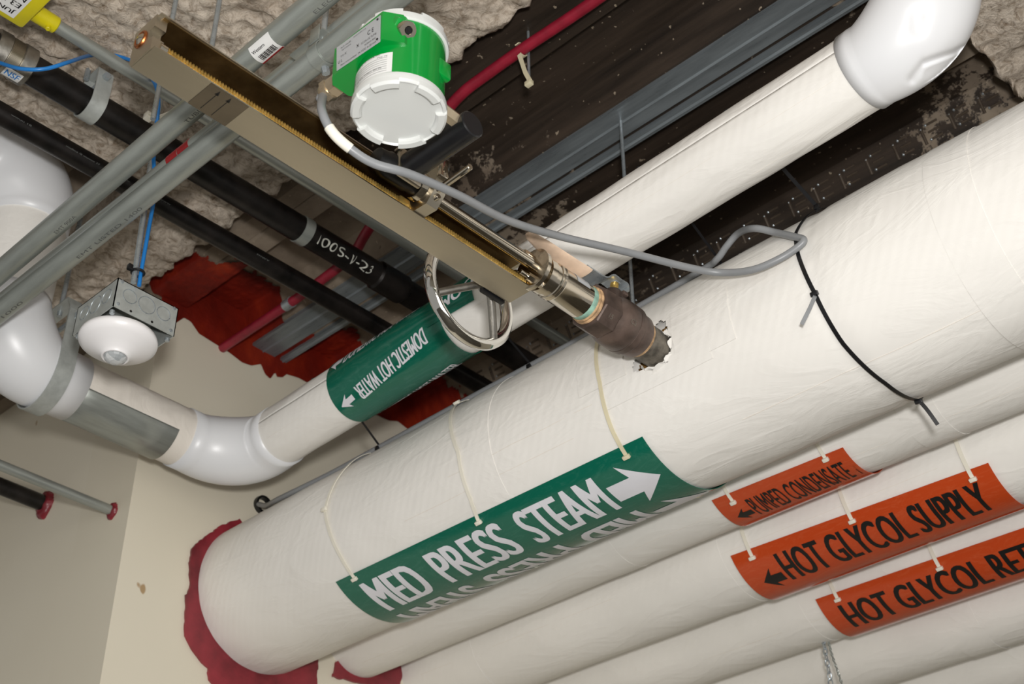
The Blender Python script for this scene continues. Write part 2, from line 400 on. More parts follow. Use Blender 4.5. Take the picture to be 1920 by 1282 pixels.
for i in range(n - 1):
    fs += [(i, i + 1, n + i + 1, n + i), (2 * n + i, 3 * n + i, 3 * n + i + 1, 2 * n + i + 1), (i, 2 * n + i, 2 * n + i + 1, i + 1), (n + i, n + i + 1, 3 * n + i + 1, 3 * n + i)]
fs += [(0, n, 3 * n, 2 * n), (n - 1, 3 * n - 1, 4 * n - 1, 2 * n - 1)]
m.add(vs, fs)
for k in range(9):           # embossments pressed in the web of the flute beyond the hot water pipe
    for i in range(34):
        pass
def web(x, t):  # point on the web that faces the room, t 0 bottom .. 1 top
    return Vector((x, (-2.33 + .04 * t) * KD, ZD + .07 * t))
wn = Vector((0, .88, -.47))
for i in range(26):
    x = .52 + i * .064
    for (dx, t, L, vert) in ((0, .35, .026, 0), (0, .55, .026, 0), (0, .75, .026, 0), (.025, .5, .022, 1)):
        m.cur = 1
        if vert: m.tube([web(x + dx, t - .22), web(x + dx, t + .22)], .0034, 8)
        else: m.tube([web(x + dx - L / 2, t), web(x + dx + L / 2, t)], .0026, 8)
        m.cur = 2  # bright zinc domes added as painted glints on the embossment ends
        if t in (.35, .75) or vert: m.lathe(web(x + dx + (0 if vert else L / 2), t + (.2 if vert else 0)), wn, [(0, .0034), (.0024, .0024), (.0036, 0)], 8)
        m.cur = 0
tag(m.build('ceiling', ('deck', 'embossed', 'zinc'), ang=20, origin=(0, 0, 0)), kind='structure')
# ---- galvanised channel lying along the deck
m = MB()
for (h0, h1, z) in ((1.735 * KD, 1.808 * KD, ZD - .012), (1.826 * KD, 1.846 * KD, ZD - .012)):
    x0, x1 = -.6, 2.36
    m.prism([(x0, -h0, z), (x0, -(h0 + h1) / 2 + .003, z), (x0, -(h0 + h1) / 2, z - .004), (x0, -(h0 + h1) / 2 - .003, z), (x0, -h1, z), (x0, -h1, z + .012), (x0, -h0, z + .012)], (x1 - x0, 0, 0))
tag(m.build('steel_channel', 'strip'), 'galvanised steel channel with a dark slot running along the ceiling deck', 'steel channel')
# ---- sprayed fireproofing beams
def lump(p, a):
    p = Vector(p); w = Vector((nz(p, 9), nz(p + Vector((5, 1, 2)), 9), nz(p + Vector((1, 7, 3)), 9))) * .05
    n1 = noise.turbulence((p + w) * 24, 4, False); n2 = nz(p, 6) * .007; n3 = -abs(nz(p + w, 42)) ** .6 * .007
    return a * (n1 - .55) + n2 + n3 + .003
def sm(t): t = max(0, min(1, t)); return t * t * (3 - 2 * t)
def beam_sheet(m, x0, x1, path, nx):
    L = [0]
    for i in range(1, len(path)): L.append(L[-1] + (Vector(path[i][0]) - Vector(path[i - 1][0])).length)
    nv = int(L[-1] / (abs(x1 - x0) / nx))
    def fn(u, v):
        s = v * L[-1]; i = max(j for j in range(len(path) - 1) if L[j] <= s + 1e-9); t = (s - L[i]) / max(L[i + 1] - L[i], 1e-9)
        p = Vector(path[i][0]).lerp(Vector(path[i + 1][0]), t); q = Vector(path[i][1]).lerp(Vector(path[i + 1][1]), t).normalized()
        X = x0 + (x1 - x0) * u; P3 = Vector((X, p.x, p.y)); P3.z += .24 * sm((X - 2.03 + .02 * nz((p.x * 5, 0, 0), 1)) / .05) * sm((p.x + 1.07) / .05) * (p.y < 1.95); return P3 + Vector((0, q.x, q.y)) * lump(P3, .016)
    m.grid(nx, nv, fn)
m = MB()
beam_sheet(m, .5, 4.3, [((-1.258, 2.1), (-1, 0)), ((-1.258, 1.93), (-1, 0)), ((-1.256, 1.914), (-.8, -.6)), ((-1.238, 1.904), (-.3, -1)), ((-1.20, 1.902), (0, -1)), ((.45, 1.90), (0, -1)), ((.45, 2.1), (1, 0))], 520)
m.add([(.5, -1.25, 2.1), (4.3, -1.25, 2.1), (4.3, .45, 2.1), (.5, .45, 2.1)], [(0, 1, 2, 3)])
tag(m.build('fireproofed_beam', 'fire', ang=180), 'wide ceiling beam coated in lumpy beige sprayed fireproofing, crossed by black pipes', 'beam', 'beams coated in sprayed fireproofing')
m = MB()
def beam2(u, v):
    s = v * 1.2
    if s < .2: p = Vector((.635, 0, 2.08 - s)); q = Vector((1, 0, 0))
    else: p = Vector((.635 - (s - .2), 0, 1.88)); q = Vector((0, 0, -1))
    p.y = -1.58 - 2.6 * u; return p + q * lump(p, .016)
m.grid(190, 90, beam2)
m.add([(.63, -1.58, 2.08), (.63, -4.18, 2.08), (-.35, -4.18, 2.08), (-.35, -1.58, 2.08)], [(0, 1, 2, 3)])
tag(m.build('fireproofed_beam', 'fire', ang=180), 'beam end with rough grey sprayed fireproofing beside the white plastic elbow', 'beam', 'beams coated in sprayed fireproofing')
# ---- red firestop coating at the head of the wall, and on the deck above it
m = MB()
def interp(tab, x):
    if x <= tab[0][0]: return tab[0][1]
    for (a_, p_), (b_, q_) in zip(tab, tab[1:]):
        if x <= b_: return p_ + (q_ - p_) * (x - a_) / max(b_ - a_, 1e-6)
    return tab[-1][1]
LO = sorted((-onX(u, v, XW).y, onX(u, v, XW).z) for u, v in ((300, 580), (326, 608), (344, 596), (357, 604), (372, 626), (396, 641), (431, 663), (453, 680), (470, 686), (488, 683), (496, 702), (505, 711), (512, 703), (514, 696), (518, 707), (529, 708), (536, 702), (558, 709), (582, 722), (640, 752), (711, 781), (728, 789), (744, 790), (764, 805), (800, 840), (860, 880)))
HI = sorted((-onZ(u, v, ZD + .05).y, onZ(u, v, ZD + .05).x) for u, v in ((300, 470), (374, 493), (413, 488), (453, 504), (486, 523), (518, 536), (536, 558), (560, 585), (600, 600), (640, 617), (671, 639), (740, 672), (826, 711), (871, 723), (892, 745), (960, 790)))
def lower(y): return interp(LO, -y)
TOPZ = ZD + .071
m.grid(330, 70, lambda u, v: (lambda y, z: Vector((XW - .002 - .003 * abs(nz((1, y, z), 14)) - .002 * min(1, (z - lower(y)) * 20), y, z)))(-1.335 - 1.5 * u, lower(-1.335 - 1.5 * u) + (TOPZ - lower(-1.335 - 1.5 * u)) * v))
def ragged(X, y): return X > interp(HI, -y) - .10 * (y > -1.42) + .05 * (nz((X, y, 3), 26) + .6 * nz((X, y, 9), 70)) * (X < interp(HI, -y) + .05) * 1.0
def decks(y):
    k = (-y / KD - 1.73 + 6) % .30
    return ZD + (0 if k < .1 else min(.07, (k - .1) / .04 * .07) if k < .26 else .07 * (1 - (k - .26) / .04))
m.grid(110, 520, lambda u, v: Vector((2.0 + .36 * u, -1.26 - 1.6 * v, decks(-1.26 - 1.6 * v) - .004 - .003 * abs(nz((u * 3, v * 19, 0), 5)))), lambda u, v: ragged(2.0 + .36 * u, -1.26 - 1.6 * v))
tag(m.build('firestop_coating', 'coat', ang=180), 'dark red brushed firestop coating smeared where the cream wall meets the ceiling', 'firestop coating')
# ---- maroon sealant patches on the wall around the pipe ends
def patch(px, label, th=.006, n=0):
    m = MB(); q = [onX(u, v, XW) for u, v in px]; pts = []
    for i in range(len(q)):
        a, b = q[i], q[(i + 1) % len(q)]; k = max(1, int((b - a).length / .006))
        for j in range(k):
            p = a.lerp(b, j / k); w = .003 * nz((p.y, p.z, 1), 60) + .002 * nz((p.y, p.z, 4), 170); pts.append(Vector((XW - .0005, p.y + w, p.z + w)))
    m.prism(pts, (-th, 0, 0)); return tag(m.build('firestop_sealant', 'sealant', ang=30), label, 'sealant', 'maroon firestop sealant around pipe ends')
patch([(446, 974), (410, 986), (370, 1018), (357, 1029), (353, 1056), (355, 1097), (346, 1116), (344, 1191), (357, 1217), (376, 1243), (387, 1251), (389, 1274), (410, 1300), (440, 1330), (588, 1332), (594, 1240), (560, 1150), (500, 1050)], 'maroon sealant ring smeared on the wall around the end of the widest white pipe')
patch([(668, 1208), (634, 1222), (640, 1236), (627, 1242), (622, 1270), (660, 1279), (690, 1285), (746, 1290), (751, 1262), (770, 1220), (720, 1190)], 'maroon sealant patch on the wall where the narrower pipe below the green steam marker ends')
patch([(815, 1222), (803, 1234), (801, 1282), (806, 1330), (860, 1340), (930, 1330), (900, 1230)], 'maroon sealant strip by the third white pipe at the bottom edge')
# ================================================================ insulated pipes
STEAM = Pipe((XW, -1.692, 1.351), (-.8, -1.692, 1.351), .165)
COND = Pipe((XW, -1.97, 1.352), (-.8, -1.97, 1.352), .094)
GS = Pipe((XW, -2.21, 1.344), (-.8, -2.21, 1.344), .113)
GR = Pipe((XW, -2.463, 1.337), (-.8, -2.463, 1.337), .110)
P5 = Pipe((XW, -2.716, 1.322), (-.8, -2.716, 1.322), .110)
P6 = Pipe((XW, -2.97, 1.318), (-.8, -2.97, 1.318), .108)
DHW = Pipe((2.19, -1.476, 1.53), (.54, -1.436, 1.546), .0605)
def tape(p, x0, x1, root, part='joint_tape', mat='jacket', a0=0, a1=360, off=.0009):
    m = MB(); m.shell(2, 72 if a1 - a0 > 90 else 10, lambda u, v, t: p.at(x0 + (x1 - x0) * u, a0 + (a1 - a0) * v, t), off); return m.build(part, mat, root)
def seam(p, x0, x1, phi, root):
    m = MB(); m.shell(60, 1, lambda u, v, t: p.at(x0 + (x1 - x0) * u, phi + v * .35 + 1.2 * nz((u * 3, 0, phi), 1), t), .00025)
    return m.build('lap_seam', 'canvas', root)
def ins_pipe(p, label, tapes, seams, x_end=-.8, name='insulated_pipe'):
    root = thing(name, p.at(1.4, -90), label, 'pipe', 'insulated pipes through the wall')
    m = MB(); A, B = p.at(p.a.x + .03, 0).x, x_end
    m.shell(170, 96, lambda u, v, t: p.at(A + (B - A) * u, 360 * v, -.02 + t + (0 if t == 0 else .0012 * nz((A + (B - A) * u, math.cos(v * 2 * PI) * .4, math.sin(v * 2 * PI) * .4 + p.a.y), 6))), .02)
    m.build('jacket', 'jacket', root, ang=180)
    for a, b in tapes: tape(p, a, b, root)
    for a, b, c in seams: seam(p, a, b, c, root)
    return root
ins_pipe(COND, 'white insulated pipe with the small orange pumped condensate marker, next below the widest one', [(.93, .865), (1.62, 1.56)], [(2.3, .2, -70)])
ins_pipe(GS, 'white insulated pipe carrying the orange hot glycol supply marker', [(.74, .67), (1.52, 1.45), (2.2, 2.13)], [(2.3, .2, -30)])
ins_pipe(GR, 'white insulated pipe carrying the orange hot glycol return marker', [(1.52, 1.45), (.6, .5)], [(2.3, .2, -60)])
ins_pipe(P5, 'white insulated pipe without marker just below the hot glycol return pipe', [(1.27, 1.20)], [])
ins_pipe(P6, 'lowest white insulated pipe in the bottom right corner with a green marker', [(1.15, 1.08)], [])
# steam pipe with a torn hole for the meter branch
HX, HP = 1.139, -7.3
root = thing('insulated_pipe', STEAM.at(1.4, -90), 'widest white insulated pipe, pierced by the valve and carrying the green steam marker', 'pipe', 'insulated pipes through the wall')
m = MB()
def hole(X, ph):
    d = math.radians(ph - HP) * .165; x = X - HX; a = math.atan2(d, x)
    rr = .0335 + .004 * nz((math.cos(a) * 2, math.sin(a) * 2, 0), 1) + .004 * nz((math.cos(a) * 7, math.sin(a) * 7, 2), 1) + .018 * max(0, math.cos(a - 2.0)) ** 10 + .016 * max(0, math.cos(a + .45)) ** 10
    return math.hypot(x, d) < rr
def wr(X, ph):
    w = math.radians(ph); q = Vector((X, math.cos(w) * .3, math.sin(w) * .3)); r = .0016 * nz(q, 5) + .0007 * nz(q, 17)
    g = math.exp(-((X - .838) / .012) ** 2); return r - .0025 * g * (ph > -130 and ph < 60) * (1 + .8 * nz((ph * .12, 0, 0), 1))
for xa, xb, nxx, nph in ((2.39, 1.26, 110, 120), (1.26, 1.04, 74, 320), (1.04, -.8, 150, 120)):
    for t in (0, -.016):
        m.grid(nxx, nph, (lambda xa, xb, t: lambda u, v: STEAM.at(xa + (xb - xa) * u, -180 + 360 * v, t + wr(xa + (xb - xa) * u, -180 + 360 * v)))(xa, xb, t), (lambda xa, xb: lambda u, v: not hole(xa + (xb - xa) * u, -180 + 360 * v))(xa, xb))
m.build('jacket', 'jacket', root, ang=180)
m = MB(); m.lathe((XW - .01, -1.692, 1.351), (-1, 0, 0), [(0, .146), (3.1, .146)], 64); m.build('insulation', 'foam', root)
for a, b in ((1.585, 1.51), (.64, .57)): tape(STEAM, a, b, root)
seam(STEAM, 1.62, 1.28, -21, root); seam(STEAM, 1.05, .45, -66, root); seam(STEAM, 1.75, 1.3, -34, root)
for (x_, p_, w_, t_) in ((1.12, 40, .05, '15 30'), (.985, 40, .045, '1514'), (.985, 46, .05, 'Pipe')):
    m = MB(); write(m, t_, (lambda x_, p_, w_: lambda u, v: STEAM.at(x_ - w_ * u, p_ + 4 * v + 6 * u, .0012))(x_, p_, w_), (0, 2)); ob = m.build('pencil_writing', 'pencil', root)
m = MB()   # repair patches of jacket paper around the hole
for (x0, x1, p0, p1) in ((1.26, 1.04, -28, -16), (1.30, 1.20, -14, 14), (1.10, .99, -24, 10)):
    m.shell(8, 8, (lambda a, b, c, d: lambda u, v, t: STEAM.at(a + (b - a) * u + .003 * nz((u * 3, v * 3, a), 2), c + (d - c) * v, t + .0012 + wr(a + (b - a) * u, c + (d - c) * v)))(x0, x1, p0, p1), .0006)
m.build('patch', 'jacket', root)
for a, w, L in ((-1.75, .020, .012), (-1.2, .012, .009), (-2.3, .010, .008), (2.75, .012, .010), (3.3, .013, .007), (-.75, .008, .012), (1.45, .007, .009)):
    x = HX + math.cos(a) * .037; ph = HP + math.degrees(math.sin(a) * .037 / .165); b = STEAM.at(x, ph, .0008); nrm = STEAM.nrm(ph)
    rad = Vector((math.cos(a), 0, 0)) + STEAM.e2 * math.sin(a); tg = Vector((-math.sin(a), 0, 0)) + STEAM.e2 * math.cos(a); pts = []
    for k in range(9): t = k / 8 - .5; pts.append(b + tg * w * t * 2)
    for k in range(9): t = .5 - k / 8; pts.append(b + tg * w * t * 1.7 + nrm * L * (1 - (2 * t) ** 2) * (.8 + .5 * nz((k * .9, a, 0), 1)) - rad * L * .5 * (1 - (2 * t) ** 2))
    m = MB(); m.prism(pts, nrm * .0006 - rad * .0004); m.build('torn_flap', 'jacket', root)
# ---------------- pipe markers
def marker(p, x0, x1, a0, a1, mat, texts, label, skew=0, off=.002, group='pipe markers tied to the pipes', cut=60):
    """x0 left end (picture), x1 right end; a0 upper angle, a1 lower angle"""
    root = thing('pipe_marker', p.at((x0 + x1) / 2, (a0 + a1) / 2), label, 'pipe marker', group)
    m = MB(); m.shell(4, 40, lambda u, v, t: p.at(x0 + (x1 - x0) * u, a0 + (a1 - a0) * v + skew * u, off + t), .0012); m.build('sheet', mat, root, ang=60)
    for k, (kind, txt, xa, xb, at_, ab, mm, flip) in enumerate(texts):
        m = MB()
        def fn(u, v):
            if flip: u, v = 1 - u, 1 - v
            X = xa + (xb - xa) * u; return p.at(X, ab + (at_ - ab) * v + skew * (X - x0) / (x1 - x0), off + .0017)
        if kind == 't': write(m, txt, fn, (0, 14), .035 if 'PUMPED' in txt else .075); m.build('lettering', mm, root)
        elif kind == 'f': write(m, txt, fn, (0, 2), .0); m.build('lettering', mm, root)
        else:
            poly2(m, ARROW if kind == 'a' else [(1 - x, y) for x, y in ARROW], fn, 10); m.build('arrow', mm, root)
    return root
marker(STEAM, 1.971, 1.216, -49.6, -232, 'lab_green', [('t', 'MED', 1.9260, 1.7895, -58, -87.5, 'inkw', 0), ('t', 'PRESS', 1.7534, 1.5646, -58, -87.5, 'inkw', 0), ('t', 'STEAM', 1.5321, 1.3450, -58, -87.5, 'inkw', 0), ('a', '', 1.335, 1.234, -58.5, -92, 'inkw', 0),
    ('t', 'MED', 1.4760, 1.3350, -95, -126, 'inkw', 1), ('t', 'PRESS', 1.7082, 1.5132, -95, -126, 'inkw', 1), ('t', 'STEAM', 1.9350, 1.7418, -95, -126, 'inkw', 1), ('a', '', 1.325, 1.222, -97, -131, 'inkw', 0)], 'green marker reading MED PRESS STEAM under the widest white pipe')
marker(COND, 1.318, 1.043, -51, -236, 'lab_orange', [('b', '', 1.300, 1.266, -73, -94, 'ink', 0), ('t', 'PUMPED CONDENSATE', 1.262, 1.062, -64, -95, 'ink', 0), ('f', 'flow marker 12/10', 1.052, 1.049, -75, -95, 'ink', 0)],
    'small orange marker reading PUMPED CONDENSATE', -3, .003)
marker(GS, 1.427, .886, -34, -214, 'lab_orange', [('b', '', 1.396, 1.35, -57, -84, 'ink', 0), ('t', 'HOT GLYCOL SUPPLY', 1.343, .920, -45.5, -80, 'ink', 0)],
    'orange marker reading HOT GLYCOL SUPPLY', -7, .005)
marker(GR, 1.408, .80, -37, -217, 'lab_orange', [('t', 'HOT GLYCOL RETURN', 1.372, .865, -50, -84, 'ink', 0)],
    'orange marker reading HOT GLYCOL RETURN, cut by the right edge', -4, .005)
marker(P6, 1.095, .5, -36, -200, 'lab_green', [], 'blank green marker corner in the bottom right corner')
# ---------------- domestic hot water line: pipe, elbows, shield, riser
dr = thing('hot_water_pipe', DHW.at(1.4, -90), 'white insulated hot water line with smooth plastic elbows at both ends', 'pipe', None)
m = MB(); m.shell(150, 72, lambda u, v, t: DHW.at(2.05 - (2.05 - .63) * u, 360 * v, -.012 + t + (0 if t == 0 else .0011 * nz((u * 4, math.cos(v * 2 * PI), math.sin(v * 2 * PI)), 4))), .012); m.build('jacket', 'jacket', dr, ang=180)
for s_ in ((2.02, 1.80, -38), (1.44, .68, -37), (1.2, .7, -95)): seam(DHW, s_[0], s_[1], s_[2], dr)
def arc(c, r, a, b, u, v, n=14): return [Vector(c) + Vector(u) * r * math.cos(a + (b - a) * i / n) + Vector(v) * r * math.sin(a + (b - a) * i / n) for i in range(n + 1)]
# right elbow: along -X then up
ex, ey, ez = .520, DHW.at(.6, 0).y - .0605, DHW.at(.6, 90).z - .0605
rb = .115
path = [Vector((.657, DHW.a.lerp(DHW.b, .92).y, ez)), Vector((.640, ey, ez))] + arc((ex + rb, ey, ez + rb), rb, -PI / 2, -PI, (1, 0, 0), (0, 0, 1), 90) + [Vector((ex, ey, ez + rb + .03))]
m = MB(); N_ = len(path); m.tube(path, [.0635] * 2 + [.0635 + .012 * math.sin(PI * i / 90) for i in range(91)] + [.0635], 160)
for i, v in enumerate(m.v):     # dents in the soft cover
    cz_ = R[2][0] * v.x + R[2][1] * v.y + R[2][2] * v.z
    if cz_ > R[2][0] * ex + R[2][1] * ey + R[2][2] * (ez + .04): continue
    w_ = 0
    for (u0, v0, u1, v1, rad, dep) in ((1722, 30, 1722, 52, .013, .0055), (1712, 148, 1735, 118, .007, .008), (1735, 118, 1806, 92, .0055, .012), (1745, 132, 1790, 108, .014, .007)):
        a_, b_ = ray(u0, v0) * cz_, ray(u1, v1) * cz_; ab = b_ - a_; t = max(0, min(1, (v - a_).dot(ab) / ab.length_squared)); d = (v - a_ - ab * t).length
        w_ = max(w_, dep * math.exp(-(d / rad) ** 2))
    v += FWD * w_
eo = m.build('elbow_cover', 'pvc', dr, ang=180); eo['label'] = 'dented white plastic elbow cover'
m = MB(); m.lathe((ex, ey, ez + rb + .02), (0, 0, 1), [(0, .0625), (.5, .0625)], 48); m.build('riser', 'jacket', dr)
# left elbow into the branch that runs toward the room
bx, bz = 2.19, 1.53
by = -1.476; rl = .115
path = [Vector((2.035, DHW.at(2.035, 0).y - .0605, bz)), Vector((2.055, DHW.at(2.055, 0).y - .0605, bz))] + arc((bx - rl, by + rl, bz), rl, -PI / 2, 0, (1, 0, 0), (0, 1, 0), 18) + [Vector((bx, by + rl + .03, bz))]
m = MB(); m.tube(path, [.063] * 2 + [.063 + .007 * math.sin(PI * i / 18) for i in range(19)] + [.063], 48); m.build('elbow_cover', 'pvc', dr, ang=180)
m = MB(); m.shell(60, 56, lambda u, v, t: Vector((bx + (.046 + t + (0 if t == 0 else .0016 * nz((u * 5, math.cos(v * 2 * PI), math.sin(v * 2 * PI)), 3))) * math.cos(v * 2 * PI), -1.345 + .30 * u, bz + (.046 + t) * math.sin(v * 2 * PI))), .0145)
m.build('branch_jacket', 'canvas', dr, ang=180)
m = MB(); m.shell(3, 40, lambda u, v, t: Vector((bx + (.062 + t) * math.cos(math.radians(203 + 128 * v)), -1.295 + .26 * u, bz + (.062 + t) * math.sin(math.radians(203 + 128 * v)))), .0012)
so = m.build('insulation_shield', 'galvY', dr, ang=180); so['label'] = 'galvanised half-round saddle under the branch'
ry = -.93; rz = .075
path = [Vector((bx, -1.08, bz)), Vector((bx, ry - .13, bz))] + arc((bx, ry - .125, bz + .125), .125, -PI / 2, 0, (0, 0, 1), (0, 1, 0), 18)[0:0]
path = [Vector((bx, -1.09, bz)), Vector((bx, -1.045, bz))] + arc((bx, -1.045, bz + .125), .125, -PI / 2, 0, (0, 1, 0), (0, 0, 1), 18)
path = [Vector((bx, -1.09, bz)), Vector((bx, -1.04, bz))] + [Vector((bx, -1.04 + .12 * math.sin(a), bz + .12 * (1 - math.cos(a)))) for a in [PI / 2 * i / 16 for i in range(1, 17)]]
m = MB(); m.tube(path, [.064, .066] + [.066 + .016 * math.sin(PI / 2 * i / 16) + .006 * math.sin(PI * i / 16) for i in range(1, 17)], 48)
m.build('elbow_cover', 'pvc', dr, ang=180)
yr = path[-1].y; zr = path[-1].z
m = MB(); m.lathe((bx, yr, zr - .01), (0, 0, 1), [(0, .080), (.21, .080)], 56); m.build('riser', 'jacket', dr)
zt = zr + .19
path = [Vector((bx, yr, zt - .02))] + [Vector((bx, yr + .11 * (1 - math.cos(a)), zt + .11 * math.sin(a))) for a in [PI / 2 * i / 16 for i in range(17)]] + [Vector((bx, yr + 1.5, zt + .11))]
m = MB(); m.tube(path, [.083] + [.083 + .012 * math.sin(PI * i / 16) for i in range(17)] + [.083], 56); m.build('elbow_cover', 'pvc', dr, ang=180)
# clevis hanger on the branch
hr = thing('clevis_hanger', (bx, -1.03, bz + .07), 'galvanised clevis strap hanger around the white branch pipe below the elbow', 'pipe hanger', 'pipe hangers')
yh = -1.028
m = MB(); pts = [Vector((bx + .072 * math.cos(a), yh, bz + .072 * math.sin(a))) for a in [PI + PI * i / 30 for i in range(31)]]
pts = [Vector((bx - .072, yh, bz + .115)), Vector((bx - .072, yh, bz + .05))] + pts + [Vector((bx + .072, yh, bz + .05)), Vector((bx + .072, yh, bz + .115))]
nr = [Vector((-1, 0, 0))] * 2 + [Vector((math.cos(a), 0, math.sin(a))) for a in [PI + PI * i / 30 for i in range(31)]] + [Vector((1, 0, 0))] * 2
m.ribbon(pts, nr, .034, .003); m.build('strap', 'galvbox', hr)
m = MB(); pts = [(bx - .066, yh, bz + .075), (bx - .066, yh, bz + .125), (bx - .05, yh, bz + .15), (bx + .05, yh, bz + .15), (bx + .066, yh, bz + .125), (bx + .066, yh, bz + .075)]
m.ribbon(pts, [(-1, 0, 0), (-1, 0, 0), (-.5, 0, 1), (.5, 0, 1), (1, 0, 0), (1, 0, 0)], .03, .003); m.build('yoke', 'galvbox', hr)
m = MB(); m.cyl((bx - .092, yh, bz + .10), (bx + .09, yh, bz + .10), .005); m.cyl((bx - .098, yh, bz + .10), (bx - .082, yh, bz + .10), .0095, 6); m.build('bolt', 'zinc', hr)
m = MB(); m.cyl((bx, yh, bz + .14), (bx, yh, ZD), .0048, 12); m.build('rod', 'zinc', hr)
# hot water marker
D0 = -1.44
mk = marker(DHW, 1.82, 1.508, 140, -200, 'lab_green', [('t', 'DOMESTIC HOT WATER', 1.757, 1.551, -51, -79, 'inkw', 1), ('b', '', 1.808, 1.769, -50, -76, 'inkw', 0),
    ('t', 'DOMESTIC HOT WATER', 1.79, 1.550, -137, -165, 'inkw', 0), ('t', 'DOMESTIC HOT WATER', 1.774, 1.57, 32, 4, 'inkw', 0), ('b', '', 1.812, 1.78, 36, 2, 'inkw', 0)],
    'green marker reading DOMESTIC HOT WATER wrapped around the pipe by the hand wheel', 37.7, .0016, 'pipe markers tied to the pipes')
m = MB(); m.shell(4, 30, lambda u, v, t: DHW.at(1.54 - .12 * u, 150 - 175 * v - 3 * u, .0036 + t), .001); m.build('overlap_sheet', 'lab_green', mk)
m = MB(); write(m, 'DOM', lambda u, v: DHW.at(1.50 - .085 * (1 - u), 12 - 25 * v + 6 * (1 - u), .0052), (0, 8), .035); m.build('lettering', 'inkw', mk)
# ================================================================ cable ties
def tie(p, ctrl, label, mat, phi_end, heads=(), tails=(), w=.0042, th=.0013, off=.0034, group=None):
    w = w * (1.7 if 'white' in mat or 'yellow' in mat else 1)
    root = thing('cable_tie', p.at(ctrl[0][1], ctrl[0][0]), label, 'cable tie', group)
    c = sorted(ctrl, reverse=True)
    def X(ph):
        if ph >= c[0][0]: return c[0][1]
        for (a, x), (b, y_) in zip(c, c[1:]):
            if ph >= b: return y_ + (x - y_) * (ph - b) / (a - b)
        return c[-1][1]
    lo = c[-1][0]; n = int((phi_end - lo) / 3); ph = [lo + (phi_end - lo) * i / n for i in range(n + 1)]
    m = MB(); m.ribbon([p.at(X(a), a, off) for a in ph], [p.nrm(a) for a in ph], w, th); m.build('strap', mat, root, ang=60)
    for a in heads:
        m = MB(); nrm = p.nrm(a); ax = Vector((1, 0, 0)); tg = nrm.cross(ax)
        M_ = Matrix((ax, tg, nrm)).transposed(); m.box(p.at(X(a), a, off + .003), (w * 1.9, .007, .0065), M_, .001); m.build('head', mat, root)
    for t in tails:
        pts, mt = t; pts = spline(pts, 6); m = MB(); m.ribbon(pts, [-FWD] * len(pts), w * .95, th); m.build('tail', mt, root, ang=60)
    return root
tie(STEAM, [(34, 1.921), (-2, 1.945), (-35, 1.928), (-53.5, 1.923)], 'white cable tie at the left end of the steam marker', 'white_pl', 235, (-2, -53), group='white cable ties holding the steam marker')
tie(STEAM, [(47, 1.640), (-10, 1.582), (-39.6, 1.586), (-54.5, 1.596)], 'white cable tie at the middle of the steam marker, its head on the pipe top', 'white_pl', 235, (47, -54), group='white cable ties holding the steam marker')
tie(STEAM, [(40, 1.262), (-12, 1.252), (-39, 1.259), (-57, 1.261)], 'white cable tie running down from under the brown valve to the steam marker', 'yellow_pl', 235, (-56,), group='white cable ties holding the steam marker')
for X, a, lab in ((1.282, -62, 'left of the two white ties on the pumped condensate marker'), (1.081, -58, 'right of the two white ties on the pumped condensate marker')):
    tie(COND, [(0, X), (a, X)], lab, 'white_pl', 200, (a,), w=.0036, off=.0045, group='white cable ties on the orange markers')
for X, a, lab in ((1.384, -43, 'left of the three white ties on the hot glycol supply marker'), (1.163, -45, 'middle white tie on the hot glycol supply marker'), (.923, -49, 'right of the three white ties on the hot glycol supply marker')):
    tie(GS, [(0, X), (a, X)], lab, 'white_pl', 200, (a,), off=.0065, group='white cable ties on the orange markers')
for X, a, lab in ((1.362, -44.5, 'left of the two white ties on the hot glycol return marker'), (1.137, -49, 'white tie above the second word of the hot glycol return marker')):
    tie(GR, [(0, X), (a, X)], lab, 'white_pl', 200, (a,), off=.0065, group='white cable ties on the orange markers')
t1 = STEAM.at(.842, -23, .006); t2 = STEAM.at(.82, -113, .004)
d1 = (t1.dot(FWD)); d2 = t2.dot(FWD)
tie(STEAM, [(48, .841), (21, .858), (3, .853), (-22, .842), (-50, .837), (-82, .823), (-114, .82)], 'black cable tie around the widest white pipe under the grey cable loop', 'black_pl', 232, (-22, -113),
    [([t1, P(1518, 578, d1 - .02), P(1503, 608, d1 - .03)], 'greycable'), ([t2, P(1738, 768, d2 - .01), P(1758, 796, d2 - .02)], 'black_pl')], w=.0062, group='black cable ties')
